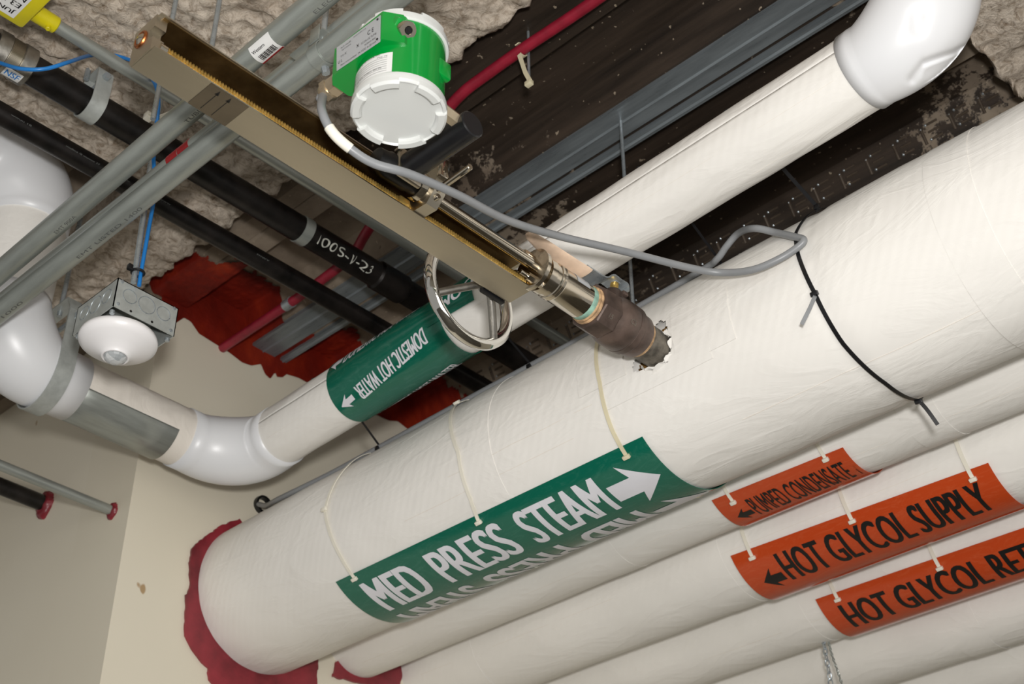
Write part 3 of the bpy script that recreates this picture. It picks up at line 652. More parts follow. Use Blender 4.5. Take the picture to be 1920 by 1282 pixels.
def hull_tie(x_top, x_bot, r2, ph, label, head=True, w=.0045):
    """strap looped over the hot water pipe and under the cable lying on the steam pipe"""
    c1 = DHW.at(x_top, 0) - Vector((0, DHW.r, 0)); c1 = Vector((c1.y, c1.z)); c2p = STEAM.at(x_bot, ph, .007); c2 = Vector((c2p.y, c2p.z)); R1 = DHW.r + .002; R2 = r2
    d = c2 - c1; L = d.length; u = d / L; nrm = Vector((-u.y, u.x)); g = math.asin((R1 - R2) / L); pts = []; ns = []
    base = math.atan2(u.y, u.x)
    for i in range(34):
        a = math.radians(52) + (base - PI / 2 + g + 2 * PI - math.radians(52)) * i / 33; n_ = Vector((math.cos(a), math.sin(a))); q = c1 + n_ * R1; pts.append(Vector((x_top, q.x, q.y))); ns.append(Vector((0, n_.x, n_.y)))
    for i in range(9):
        a = base - PI / 2 + g + (PI - 2 * g) * i / 8; n_ = Vector((math.cos(a), math.sin(a))); q = c2 + n_ * R2; pts.append(Vector((x_bot, q.x, q.y))); ns.append(Vector((0, n_.x, n_.y)))
    root = thing('cable_tie', pts[38], label, 'cable tie', 'black cable ties')
    m = MB(); m.ribbon(pts, ns, w, .0012); m.build('strap', 'black_pl', root, ang=60)
    if head: m = MB(); m.box(Vector((x_bot, c2.x, c2.y)) - FWD * .008, (.009, .008, .008), None, .001); m.build('head', 'black_pl', root)
hull_tie(1.90, 1.900, .0075, 61, 'black cable tie hanging between the hot water pipe elbow end and the grey cable')
hull_tie(1.50, 1.485, .0075, 61, 'thin black cable tie hanging below the hand wheel')
hull_tie(1.055, 1.05, .0075, 61, 'thin shiny black cable tie hanging beside the brown valve', False)
hull_tie(.875, .842, .006, 50, 'black cable tie from the hot water pipe down to the grey cable loop', True, .0062)
# ================================================================ pipes along Y
def ypipe(th, D, r, y0, y1):
    a = math.radians(th); return Pipe((D * math.cos(a), y0, D * math.sin(a)), (D * math.cos(a), y1, D * math.sin(a)), r, (1, 0, 0))
PA = ypipe(43.3, 2.62, .0201, .6, -5.9); PB = ypipe(45.35, 2.56, .0270, .6, -5.9)
ra = thing('black_pipe', PA.at(-1, 270), 'thin black steel pipe with faint white print, lower of the two black ceiling pipes', 'pipe', 'black pipes under the ceiling')
m = MB(); m.cyl(PA.a, PA.b, PA.r, 40); m.build('pipe_body', 'black_iron', ra)
m = MB()
for (y0, y1, s_) in ((-.72, -.76, 'wwuu 18'), (-.83, -.90, 'msdbcz /8 muwuv 37'), (-.93, -.965, 'Surevw'), (-1.03, -1.055, 'www'), (-1.26, -1.29, 'mwv')):
    m = MB(); write(m, s_, (lambda y0, y1: lambda u, v: PA.at(y0 + (y1 - y0) * u, 205 - 9 * v, .0003))(y0, y1), (0, 2), 0); m.build('lettering', 'ghost', ra)
BY = [onX(588, 432, PB.a.x).y, onX(686, 498, PB.a.x).y, .6 - onX(706, 510, PB.a.x).y, onX(560, 420, PB.a.x).y, onX(582, 440, PB.a.x).y, onX(30, 85, PB.a.x).y]
rb_ = thing('black_pipe', PB.at(-1, 270), 'thick black vent pipe marked 100 S-V-23 under the ceiling', 'pipe', 'black pipes under the ceiling')
m = MB(); m.lathe(PB.a, (0, -1, 0), [(0, .0270), (BY[2] - .005, .0270), (BY[2], .0312), (BY[2] + .07, .0312), (BY[2] + .075, .0270), (6.5, .0270)], 40); m.build('pipe_body', 'black_iron', rb_)
m = MB(); m.lathe((PB.a.x, BY[3], PB.a.z), (0, -1, 0), [(0, .0270), (.001, .0290), (.022, .0290), (.023, .0270)], 40); ob = m.build('band', 'galvY', rb_); ob['label'] = 'pale grey band'
m = MB(); write(m, '100 S-V-23', lambda u, v: PB.at(BY[0] + (BY[1] - BY[0]) * u + .006 * math.sin(u * 19) * v, 240 - 40 * v + 4 * math.sin(u * 23), .0006), (0, 6), .0); m.build('lettering', 'chalk', rb_)
m = MB(); CY_ = onX(54, 108, PB.a.x).y + .066; m.lathe((PB.a.x, CY_, PB.a.z), (0, -1, 0), [(0, .034), (.022, .035), (.024, .032), (.046, .032), (.048, .035), (.070, .035), (.074, .0275)], 48)
ob = m.build('coupling', 'cast_al', rb_); ob['label'] = 'ribbed grey metal coupling'
m = MB()
for i in range(12): m.torus((PB.a.x, CY_ - .025 - i * .0018, PB.a.z), (0, 1, 0), .0325, .0009, 40, 6)
m.build('coupling_thread', 'stain', rb_)
m = MB(); m.shell(2, 12, lambda u, v, t: PB.at(CY_ - .030 - .032 * u, 252 + 34 * v, .0088 + t), .0006); m.build('sticker', 'sticker', rb_)
m = MB(); write(m, 'NSF', lambda u, v: PB.at(CY_ - .033 - .026 * u, 278 - 20 * v, .0097), (0, 4), .035); m.build('lettering', 'blue', rb_)
HY2 = onX(172, 165, PB.a.x).y - .006
# J-hanger on the vent pipe
hb = thing('pipe_hanger', (PB.a.x, -.86, PB.a.z + .03), 'galvanised J-shaped strap hanger around the thick black vent pipe', 'pipe hanger', 'pipe hangers')
m = MB(); pts = []; ns = []
pts = [Vector((PB.a.x - .030, HY2, PB.a.z + .058)), Vector((PB.a.x - .031, HY2, PB.a.z + .02))] + [Vector((PB.a.x + .0290 * math.cos(a), HY2, PB.a.z + .0290 * math.sin(a))) for a in [PI + PI * 1.05 * i / 24 for i in range(25)]]
ns = [Vector((-1, 0, 0))] * 2 + [Vector((math.cos(a), 0, math.sin(a))) for a in [PI + PI * 1.05 * i / 24 for i in range(25)]]
m.ribbon(pts, ns, .030, .0025); m.build('strap', 'galvbox', hb)
m = MB(); m.ribbon([(PB.a.x - .028, HY2, PB.a.z + .03), (PB.a.x - .028, HY2, PB.a.z + .062), (PB.a.x + .012, HY2, PB.a.z + .064), (PB.a.x + .03, HY2, PB.a.z + .02)], [(-1, 0, 0), (-.7, 0, 1), (.7, 0, 1), (1, 0, .3)], .03, .0025); m.build('yoke', 'galvbox', hb)
m = MB(); m.cyl((PB.a.x - .040, HY2, PB.a.z + .045), (PB.a.x + .03, HY2, PB.a.z + .045), .004); m.cyl((PB.a.x - .041, HY2, PB.a.z + .045), (PB.a.x - .034, HY2, PB.a.z + .045), .0075, 6); m.build('bolt', 'zinc', hb)
# conduit along Y with the yellow box
CX, CCZ = 1.655, 1.793
PC = Pipe((CX, -.60, CCZ), (CX, -5.9, CCZ), .0113, (1, 0, 0))
m = MB(); m.cyl(PC.a, PC.b, PC.r, 32); tag(m.build('metal_conduit', 'galvY'), 'galvanised conduit running from the yellow box behind the stainless rail', 'conduit', 'galvanised conduits')
yb = thing('yellow_box', (CX, -.58, CCZ), 'yellow electrical box with a printed label in the top left corner', 'electrical box')
zb_ = CCZ - .034; k1 = onZ(41, 57, zb_); k2 = onZ(108, -8, zb_); hy = onX(88, 38, CX).y
m = MB(); m.box(((k1.x + k2.x) / 2, k1.y + .055, CCZ + .002), (k1.x - k2.x, .11, .072), None, .007); m.build('housing', 'yellow', yb)
m = MB(); m.cyl((CX, k1.y + .01, CCZ), (CX, hy - .018, CCZ), .0150, 32, .0145, .002); m.build('hub', 'yellow', yb)
m = MB(); m.cyl((CX - .002, hy - .004, CCZ - .012), (CX - .003, hy - .004, CCZ - .0215), .0042, 16, ch=.0008); m.build('screw', 'yellow', yb)
m = MB(); m.box(((k1.x + k2.x) / 2 + .002, k1.y + .058, zb_ - .0003), (.074, .070, .0006)); m.build('label_sheet', 'sticker', yb)
xc = (k1.x + k2.x) / 2 + .002
for k, s_ in enumerate(('JUNA', 'E3 25', 'N 253', 'BOX 4')):
    m = MB(); write(m, s_, (lambda k: lambda u, v: Vector((xc + .030 - .017 * k - .011 + .011 * v, k1.y + .028 + .040 * u, zb_ - .0008)))(k), (0, 0), .03); m.build('lettering', 'ink', yb)
# ================================================================ conduits along X
def xcond(th0, th1, D, r, x0, x1):
    k_ = (th1 - th0) / (.3 - 2.6); th0, th1 = th0 + k_ * (x0 - 2.6), th1 + k_ * (x1 - .3); a, b = math.radians(th0), math.radians(th1)
    return Pipe((x0, -D * math.cos(a), D * math.sin(a)), (x1, -D * math.cos(b), D * math.sin(b)), r)
E1 = xcond(62.05, 63.0, 1.72, .0185, 4.0, -.4); E3 = xcond(60.6, 60.65, 1.72, .0180, 4.0, -.4); E2 = xcond(61.05, 61.15, 1.80, .0122, 4.0, -.4)
for p, lab, txts in ((E1, 'uppermost of the galvanised conduits passing behind the stainless rail, with a paper sticker', ((1.30, 1.42, 'TUBING UNEAT'), (.98, 1.12, 'ELECTRICAL EMT'), (1.72, 1.78, 'EMT 900A'), (2.15, 2.23, 'EMT AMERIC'))),
                     (E3, 'lower thick galvanised conduit passing behind the stainless rail', ((1.60, 1.78, 'EMT LISTED 1400'), (1.95, 2.10, 'EMT 1000')))):
    rt = thing('metal_conduit', p.at(1.5, 270), lab, 'conduit', 'galvanised conduits'); m = MB(); m.cyl(p.a, p.b, p.r, 40); m.build('tube', 'galv', rt)
    m = MB()
    for x0, x1, s_ in txts: m = MB(); write(m, s_, (lambda x0, x1: lambda u, v: p.at(x1 + (x0 - x1) * u, -84 - 20 + 20 * v, .0003))(x0, x1), (0, 3), 0); m.build('lettering', 'ghost', rt)
    if p is E1:
        m = MB(); m.shell(2, 16, lambda u, v, t: p.at(1.245 - .045 * u, -25 - 105 * v, .0006 + t), .0004); m.build('sticker', 'sticker', rt)
        m = MB(); m.shell(2, 4, lambda u, v, t: p.at(1.2455 - .046 * u, -118 - 10 * v, .0012 + t), .0003); m.build('sticker_stripe', 'redtape', rt)
        m = MB(); write(m, 'Western', lambda u, v: p.at(1.242 - .026 * u, -62 + 14 * v, .0013), (0, 3), .03)
        for i in range(14): m.shell(1, 5, (lambda i: lambda u, v, t: p.at(1.238 - .0024 * i - .0012 * u * (1 + i % 3 * .3), -78 - 30 * v, .0012 + t))(i), .0001)
        m.build('lettering', 'ink', rt)
rt = thing('metal_conduit', E2.at(1.5, 270), 'thin galvanised conduit with a red tape band beside the thick one', 'conduit', 'galvanised conduits')
m = MB(); m.cyl(E2.a, E2.b, E2.r, 32); m.build('tube', 'galv', rt)
m = MB(); m.shell(3, 40, lambda u, v, t: E2.at(1.545 - .028 * u - 0, 360 * v, t), .0006); m.shell(3, 40, lambda u, v, t: E2.at(1.575 - .028 * u, 360 * v, t), .0008); m.build('tape', 'redtape', rt)
# hanger for the two conduits
hx = 1.165; st = thing('conduit_hanger', E3.at(hx, 90), 'zinc clamp hanger holding the conduits behind the rail near the green housing', 'pipe hanger', 'pipe hangers')
m = MB(); A_ = [-200 + 290 * i / 30 for i in range(31)]; m.ribbon([E3.at(hx, a, .0006) for a in A_], [E3.nrm(a) for a in A_], .020, .0016); m.build('clamp', 'galv', st)
m = MB(); m.box(E3.at(hx, 90, .02) + Vector((.03, 0, .006)), (.075, .018, .0022), None, .0005); m.box(E3.at(hx, 90, .012) + Vector((0, .016, .0)), (.02, .0022, .03), None, .0005); m.build('bracket', 'galv', st)
m = MB(); m.cyl(E3.at(hx + .01, 90, .0) + Vector((0, -.006, -.01)), E3.at(hx + .01, 90, 0) + Vector((0, -.006, .5)), .0045, 14); m.build('rod', 'zinc', st)
m = MB(); m.cyl(E3.at(hx, 250, .0) , E3.at(hx, 250, .012), .006, 6); m.build('nut', 'zinc', st)
for (u, v, zb, zt_, lab, r_) in ((178, 78, 1.93, 1.985, 'leftmost threaded rod above the thick vent pipe', .0052),):
    q = onX(u, v, PB.a.x); m = MB(); m.cyl((q.x, q.y, PB.a.z + .05), (q.x, q.y, ZB), r_, 12); tag(m.build('hanger_rod', 'zinc'), lab, 'rod', 'hanger rods')
for (u, v, z, lab) in ((400, 70, 1.78, 'steel rod rising behind the middle of the rail'), (326, 20, 1.85, 'steel rod rising behind the near end of the rail')):
    q = onZ(u, v, z); m = MB(); m.cyl((q.x, q.y, 1.60), (q.x, q.y, ZD), .0042, 12); tag(m.build('hanger_rod', 'zinc'), lab, 'rod', 'hanger rods')
for (x, y_, z0, lab) in ((1.245, -1.62, 1.50, 'thin steel rod between the ceiling and the widest pipe left of the valve'), (1.52, -1.86, 1.47, 'thin steel rod hanging behind the white elbow pipe')):
    m = MB(); m.cyl((x, y_, z0), (x, y_, ZD + .05), .0035, 12); tag(m.build('hanger_rod', 'zinc'), lab, 'rod', 'hanger rods')
# ---- red conduit with an offset bend
m = MB(); pts = spline([(-.4, -1.325, 1.925), (.8, -1.325, 1.925)] + [onZ(u_, v_, z_) for u_, v_, z_ in ((1110, 5, 1.925), (980, 92, 1.925), (915, 138, 1.925), (870, 172, 1.92), (836, 210, 1.915), (800, 268, 1.91), (692, 428, 1.905), (668, 468, 1.905), (638, 498, 1.905), (600, 527, 1.905), (560, 557, 1.905))], 6)
re_ = onX(412, 656, XW + .01); m.tube(pts + [re_], .0108, 24); rq = pts[-1].lerp(re_, .12)
rc = m
rt = thing('red_conduit', (1.3, -1.325, 1.915), 'red painted conduit with an offset bend just below the ceiling deck', 'conduit')
rc.build('tube', 'redpaint', rt)
m = MB(); rd = (re_ - pts[-1]).normalized(); m.cyl(rq - rd * .012, rq + rd * .012, .0128, 24); m.build('coupling', 'zinc', rt)
cl = thing('conduit_clip', (1.2, -1.34, 1.9), 'pale plastic clip holding the red conduit to a thin vertical rod', 'clip')
q = onZ(981, 95, 1.92); qx, qy = q.x, q.y - .014
m = MB(); m.cyl((qx, qy, onY(983, 153, qy).z), (qx, qy, ZD), .0028, 10); m.build('rod', 'zinc', cl)
m = MB(); c0 = Vector((qx + .006, qy + .014, 1.925)); A_ = [40 + 250 * i / 24 for i in range(25)]
pts = [c0 + Vector((0, math.cos(math.radians(a)), math.sin(math.radians(a)))) * .0125 for a in A_]; pts += [Vector((qx + .004, qy + .004, 1.875)), Vector((qx - .004, qy, 1.85))]
m.ribbon(pts, [(p_ - c0).normalized() for p_ in pts[:-2]] + [Vector((.2, .9, 0))] * 2, .009, .0018); m.box((qx, qy, 1.848), (.014, .010, .010), None, .001); m.build('clip', 'yellow_pl', cl)
# ---- conduit and pipe entering the side wall
def into(px, r, mat, name, lab, cat):
    q = onY(px[0], px[1], YC); m = MB(); m.cyl((q.x, q.y - .01, q.z), (q.x, .6, q.z), r, 32)
    ob = tag(m.build(name, mat), lab, cat); s_ = MB()
    def bl(u, v):
        a = 2 * PI * u; e = 1 + .45 * nz((math.cos(a) * 1.3, math.sin(a) * 1.3, r * 90), 1) + .35 * nz((math.cos(a) * 4, math.sin(a) * 4, v * 2), 1) + .5 * max(0, -math.sin(a)) ** 4
        rr = r * (.9 + .75 * math.cos(v * PI / 2) * e); return Vector((q.x + math.cos(a) * rr, YC + r * .9 * math.sin(v * PI / 2) * (1 + .3 * nz((a, v * 3, 1), 1)), q.z + math.sin(a) * rr))
    s_.grid(40, 8, bl)
    tag(s_.build('firestop_sealant', 'sealant'), 'small maroon sealant blob where the %s enters the left wall' % cat, 'sealant', 'maroon firestop sealant around pipe ends')
into((212, 958), .0105, 'galvY', 'metal_conduit', 'lone galvanised conduit entering the left wall at the lower left', 'conduit')
into((88, 946), .0185, 'black_iron', 'black_pipe', 'short black pipe entering the left wall below the lone conduit', 'pipe')
# ================================================================ occupancy sensor on its box
so_ = onZ(222, 520, 1.42); bx0, by0, bz0 = so_.x, so_.y, so_.z          # near top corner
rt = thing('occupancy_sensor', (bx0 + .06, by0 - .06, bz0 - .1), 'white domed occupancy sensor on a galvanised junction box hanging from a rod', 'sensor')
B = .116; H_ = .056
m = MB(); t_ = .0016; cx, cy = bx0 + B / 2, by0 - B / 2
m.box((cx, cy, bz0 - t_ / 2), (B, B, t_))
for sx in (-1, 1): m.box((cx + sx * (B / 2 - t_ / 2), cy, bz0 - H_ / 2), (t_, B, H_)); m.box((cx, cy + sx * (B / 2 - t_ / 2), bz0 - H_ / 2), (B, t_, H_))
m.build('junction_box', 'galvbox', rt)
m = MB()
for k, rr in ((-.032, .0125), (0, .0155), (.032, .0125)):
    m = MB(); m.torus((bx0 - .0002, cy + k, bz0 - .024), (1, 0, 0), rr, .0008, 32, 6); m.build('knockout', 'zinc', rt); m = MB(); m.torus((cx + k, by0 + .0002, bz0 - .024), (0, 1, 0), rr, .0008, 32, 6); m.build('knockout', 'zinc', rt)
m = MB()
for k in (-.05, .05):
    for zz in (-.004, -.048): m = MB(); m.lathe((bx0 + .001, cy + k, bz0 + zz), (-1, 0, 0), [(0, .0036), (.0022, .0028), (.0026, 0)], 12); m.build('spot_weld', 'zinc', rt)
m = MB()
for k in (-.014, .026): m = MB(); m.cyl((bx0 - .0006, cy + k, bz0 - .050), (bx0 + .001, cy + k, bz0 - .050), .0022, 12); m.build('screw_hole', 'ink', rt)
m = MB()
for sx, sy in ((-1, -1), (1, 1), (-1, 1)): m.cyl((cx + sx * .048, cy + sy * .052, bz0 - H_ - .001), (cx + sx * .048, cy + sy * .052, bz0 - H_ - .008), .0042, 14, ch=.001)
m.build('screw', 'zinc', rt)
zc = bz0 - H_
scx, scy = cx + .002, cy + .006
m = MB(); m.lathe((scx, scy, zc + .004), (0, 0, -1), [(0, .046), (.006, .050), (.0065, .0565), (.010, .0615), (.016, .0630), (.021, .0620), (.028, .053), (.036, .0385), (.043, .0265), (.046, .0235), (.0475, .0225)], 72); m.build('dome', 'sensor_w', rt, ang=50)
m = MB(); m.torus((scx, scy, zc - .043), (0, 0, 1), .0205, .0022, 48, 10); m.build('lens_ring', 'sensor_w', rt)
m = MB(); m.lathe((scx, scy, zc - .040), (0, 0, -1), [(0, .0185), (.004, .0185), (.008, .0168), (.012, .0125), (.0145, .007), (.0155, 0)], 14); m.build('lens', 'lens', rt, ang=5)
rodb = Vector((onZ(250, 530, bz0 - .002).x, onZ(250, 530, bz0 - .002).y, bz0 - .002))
m = MB(); rp = [rodb, rodb + Vector((.004, .002, .14)), rodb + Vector((.010, .006, .33)), rodb + Vector((.012, .008, .555))]; m.tube(spline(rp, 5), .0046, 12); m.build('rod', 'zinc', rt)
q = rodb + Vector((0, 0, .022)); m = MB(); m.torus(q + Vector((-.001, -.004, 0)), (0, 0, 1), .0098, .0024, 24, 8); m.box(q + Vector((-.002, .012, .002)), (.008, .008, .010), None, .001); tag(m.build('cable_tie', 'black_pl'), 'small black cable tie binding the blue cable to the sensor rod', 'cable tie', 'black cable ties')
# ---- blue cable
pb = [P(-40, 104, 2.42), P(0, 118, 2.36), P(40, 129, 2.32), P(85, 129, 2.32), P(130, 116, 2.36), P(170, 104, 2.50), P(215, 104, 2.56), P(262, 122, 2.52), P(290, 156, 2.44), P(297, 190, 2.42), P(294, 230, 2.42), P(288, 290, 2.40)]
pe = rodb + Vector((.002, -.009, .20)); pb += [pe, rodb + Vector((0, -.0095, .10)), rodb + Vector((0, -.010, .022)), rodb + Vector((0, -.011, .0))]
m = MB(); m.tube(spline(pb, 7), .0034, 12); tag(m.build('blue_cable', 'blue'), 'thin blue cable looping past the black pipe and down the sensor rod', 'cable')
q = onX(330, 190, CX); cc = thing('conduit_clip', (CX, q.y, CCZ), 'pale plastic clip hooked under the galvanised conduit beside the blue cable', 'clip')
m = MB(); A_ = [100 + 230 * i / 20 for i in range(21)]; yy = q.y - .012
m.ribbon([Vector((CX + .0135 * math.cos(math.radians(a)), yy, CCZ + .0135 * math.sin(math.radians(a)))) for a in A_] + [Vector((CX + .045, yy + .01, CCZ - .012)), Vector((CX + .07, yy + .02, CCZ + .005))], [Vector((math.cos(math.radians(a)), 0, math.sin(math.radians(a)))) for a in A_] + [Vector((0, 0, -1))] * 2, .017, .002); m.build('hook', 'white_pl', cc)
m = MB(); m.box((CX + .072, yy + .02, CCZ + .004), (.014, .014, .014), None, .002); m.build('block', 'white_pl', cc)
# ================================================================ grey signal cable
g0 = onY(607, 178, -.810)
cp = [Vector((1.098, -.810, 1.358)), Vector((1.112, -.809, 1.353)), g0 + Vector((0, .001, 0)), P(603, 205, 1.815), P(620, 243, 1.80), P(652, 275, 1.80), P(700, 306, 1.81), P(770, 327, 1.83), P(860, 366, 1.90), P(950, 412, 2.0), P(1050, 443, 2.09), P(1170, 471, 2.16), P(1285, 500, 2.21), hitp(1350, 511, STEAM, .040), hitp(1410, 506, STEAM, .030), hitp(1460, 486, STEAM, .020)]
cp += [hitp(1495, 464, STEAM, .010), hitp(1507, 450, STEAM, .009), hitp(1490, 444, STEAM, .008), hitp(1455, 436, STEAM, .012), hitp(1415, 428, STEAM, .03), hitp(1385, 437, STEAM, .03), hitp(1362, 462, STEAM, .02), STEAM.at(1.03, 47, .010), STEAM.at(1.08, 54, .007), STEAM.at(1.3, 61, .007), STEAM.at(1.6, 60.5, .007), STEAM.at(1.9, 61, .007), STEAM.at(2.05, 61, .007), STEAM.at(2.2, 58, .010), Vector((2.30, -1.64, 1.538)), Vector((XW - .005, -1.655, 1.568)), Vector((XW + .02, -1.656, 1.57))]
rt = thing('signal_cable', cp[10], 'grey signal cable from the green housing to the tied loop and on to the wall', 'cable')
m = MB(); m.tube(spline(cp, 8), .0058, 16); m.build('sheath', 'greycable', rt, ang=180)
sl = spline(cp, 8); m = MB(); i0 = min(range(len(sl)), key=lambda i: (sl[i] - P(618, 238, 1.80)).length); i1 = min(range(len(sl)), key=lambda i: (sl[i] - P(657, 279, 1.80)).length)
m.tube(sl[i0:i1 + 1], .0068, 20); ob = m.build('marker_sleeve', 'white_pl', rt, ang=60); ob['label'] = 'white sleeve'
q = onX(487, 947, XW); m = MB(); m.lathe((XW, q.y - .004, q.z), (-1, 0, 0), [(-.005, .020), (.003, .022), (.012, .021), (.012, .016), (-.004, .015)], 36); tag(m.build('grommet', 'rubber'), 'black sleeve in the wall where the grey cable goes through', 'grommet')
exec_parts = None
# ================================================================ ball valve
AX, AZ = 1.137, 1.33
def ax(y): return Vector((AX, y, AZ))
rt = thing('ball_valve', ax(-1.43), 'dark bronze ball valve with a cream lever screwed into the widest pipe', 'valve')
m = MB(); m.lathe(ax(-1.368), (0, -1, 0), [(0, .030), (.001, .036), (.003, .0385), (.036, .0395), (.040, .0375)], 8, phase=PI / 8); m.build('end_hexagon', 'bronze', rt, ang=25)
m = MB(); m.lathe(ax(-1.400), (0, -1, 0), [(0, .033), (.004, .0345), (.012, .0375), (.020, .0408), (.028, .0416), (.046, .0416), (.048, .0408), (.0485, .0416), (.060, .0410), (.062, .0395), (.064, .0375), (.070, .0370), (.082, .0362), (.086, .034), (.087, .030)], 64); m.build('body', 'bronze', rt, ang=25)
m = MB()
for (s_, y0, ang0, w_, h_, r_) in (('15', -1.382, 222, .008, .008, .0392), ('C5', -1.424, 206, .012, .008, .0421)):
    n_ = Vector((math.cos(math.radians(ang0)), 0, math.sin(math.radians(ang0)))); t_ = Vector((n_.z, 0, -n_.x))
    write(m, s_, (lambda y0, n_, t_, w_, h_, r_: lambda u, v: Vector((AX, y0 - w_ * u, AZ)) + n_ * r_ + t_ * h_ * (v - .5))(y0, n_, t_, w_, h_, r_), (0, 0))
m.build('lettering', 'nipple', rt)
m = MB(); m.lathe(ax(-1.485), (0, -1, 0), [(0, .0325), (.005, .0325), (.008, .031)], 48); m.build('sealant_ring', 'putty', rt)
m = MB(); m.lathe(ax(-1.490), (0, -1, 0), [(0, .0295), (.004, .0302), (.050, .0302), (.075, .0302)], 48); m.build('nipple', 'nipple', rt)
sd = Vector((-.22, 0, 1)).normalized(); sb = ax(-1.418)
m = MB(); m.lathe(sb + sd * .03, sd, [(0, .0170), (.014, .0165), (.020, .013), (.022, .011)], 32); m.box(sb + sd * .045 + Vector((-.004, -.012, 0)), (.026, .012, .008), None, .002); m.build('stem_boss', 'bronze', rt)
m = MB(); m.cyl(sb + sd * .05, sb + sd * .066, .0068, 20); m.build('stem_packing', 'brass', rt)
m = MB(); m.cyl(sb + sd * .064, sb + sd * .073, .0095, 6); m.build('nut', 'zinc', rt)
hp = sb + sd * .063
pts = [hp + Vector((0, -.018, -.012)), hp + Vector((0, -.017, 0)), hp + Vector((0, .0, 0)), hp + Vector((.0, .018, 0)), hp + Vector((0, .038, -.016)), hp + Vector((0, .082, -.018))]
m = MB(); m.ribbon(spline(pts, 5), [Vector((0, .2, 1))] * 26, .030, .0025); m.build('lever_arm', 'zinc', rt)
m = MB(); g = [hp + Vector((0, .070, -.0185)), hp + Vector((.001, .078, -.019)), hp + Vector((.002, .11, -.018)), hp + Vector((.003, .165, -.015)), hp + Vector((.003, .191, -.013)), hp + Vector((.003, .198, -.0125))]
wd = [.030, .034, .032, .027, .018, .008]
vs = []; fs = []
for i, p_ in enumerate(g):
    for k in range(12):
        a = 2 * PI * k / 12; vs.append(p_ + Vector((math.cos(a) * wd[i] / 2, 0, math.sin(a) * .0036 * (1 if i < 5 else .5))))
for i in range(len(g) - 1):
    for k in range(12): fs.append((i * 12 + k, i * 12 + (k + 1) % 12, i * 12 + 12 + (k + 1) % 12, i * 12 + 12 + k))
fs += [tuple(range(12)), tuple(range(60, 72))]; m.add(vs, fs); ob = m.build('lever_grip', 'ptfe', rt); ob['label'] = 'stained cream grip'
# ================================================================ insertion flow meter
fm = thing('flow_meter', ax(-1.25), 'insertion flow meter with a long stainless rail, hand wheel and green transmitter', 'flow meter')
# rail: C section open toward -X
def csec(y): 
    o = [(1.143, 1.300), (1.190, 1.300), (1.1945, 1.3015), (1.1965, 1.306), (1.1965, 1.354), (1.1945, 1.3585), (1.190, 1.360), (1.143, 1.360), (1.143, 1.358), (1.190, 1.358), (1.1945, 1.354), (1.1945, 1.306), (1.190, 1.302), (1.143, 1.302)]
    return [Vector((x, y, z)) for x, z in o]
m = MB(); m.prism(csec(-.582), (0, -.668, 0)); ro = m.build('rail', 'stain', fm)
m = MB(); m.box((1.1935, -.916, 1.33), (.001, .655, .050)); m.box((1.169, -.916, 1.3574), (.046, .655, .001)); m.build('rail_inner_shade', 'stain_shade', fm)  # inner sheets; the channel's shade and brown reflection are put into their colour
m = MB(); 
m.prism([Vector((x, -.580, z)) for x, z in ((1.150, 1.3005), (1.192, 1.3005), (1.1965, 1.305), (1.1965, 1.360), (1.150, 1.3605), (1.150, 1.340), (1.160, 1.340), (1.160, 1.322), (1.150, 1.322))], (0, -.016, 0)); m.build('end_plate', 'stain', fm)
m = MB(); m.torus((1.178, -.5795, 1.336), (0, 1, 0), .0105, .0024, 28, 8); m.build('washer', 'copper', fm)
m = MB(); m.lathe((1.178, -.580, 1.336), (0, 1, 0), [(0, .0085), (.002, .008), (.0048, .004), (.0052, 0)], 24); m.build('screw', 'polish', fm)
m = MB(); n = 285; pr = []
for i in range(n): y0 = i * .0045 / 2; pr.append((y0, .0052 if i % 2 else .0078))
m.lathe((1.1545, -.600, 1.3130), (0, -1, 0), pr, 12); m.build('lead_screw', 'brass', fm, ang=20)
m = MB(); m.cyl((1.1545, -.592, 1.3130), (1.1545, -.602, 1.3130), .0080, 20); m.build('screw_collar', 'polish', fm)
pl = MB(); pl.box((1.168, -.695, 1.2996), (.050, .058, .0006)); po = pl.build('nameplate', 'plate2', fm)
m = MB()
for y0 in (-.682, -.699):
    m.prism([Vector((1.189, y0, 1.2992)), Vector((1.189, y0 - .0009, 1.2992)), Vector((1.153, y0 - .0009, 1.2992)), Vector((1.153, y0, 1.2992))], (0, 0, -.0002))
    m.prism([Vector((1.156, y0 + .0024, 1.2992)), Vector((1.156, y0 - .0033, 1.2992)), Vector((1.147, y0 - .0004, 1.2992))], (0, 0, -.0002))
ink = m.build('arrows', 'ink', po)
m = MB(); m.box((1.201, -1.222, 1.3035), (.008, .046, .008), None, .0006); m.build('stop_block', 'black_pl', fm)
# hand wheel
wc = Vector((1.252, -1.224, 1.333)); hw = MB()
n = 72; vs = []; fs = []; prf = [(-.0095, .0), (-.0075, -.0055), (-.001, -.0105), (.006, -.0095), (.0098, -.004), (.0098, .004), (.005, .0088), (-.0015, .0080), (-.0075, .0045)]
for i in range(n):
    a = 2 * PI * i / n; d = Vector((0, math.cos(a), math.sin(a)))
    for (rr, xx) in prf: vs.append(wc + d * (.0815 + rr) + Vector((-xx, 0, 0)))
q_ = len(prf)
for i in range(n):
    for k in range(q_): fs.append((i * q_ + k, ((i + 1) % n) * q_ + k, ((i + 1) % n) * q_ + (k + 1) % q_, i * q_ + (k + 1) % q_))
hw.add(vs, fs); wo = hw.build('hand_wheel', 'chrome', fm, ang=50)
hub = Vector((1.214, wc.y, wc.z)); m = MB(); m.lathe(hub - Vector((.016, 0, 0)), (1, 0, 0), [(0, .010), (.002, .0125), (.020, .0150), (.026, .013), (.028, 0)], 28); m.build('hub', 'cast_al', wo)
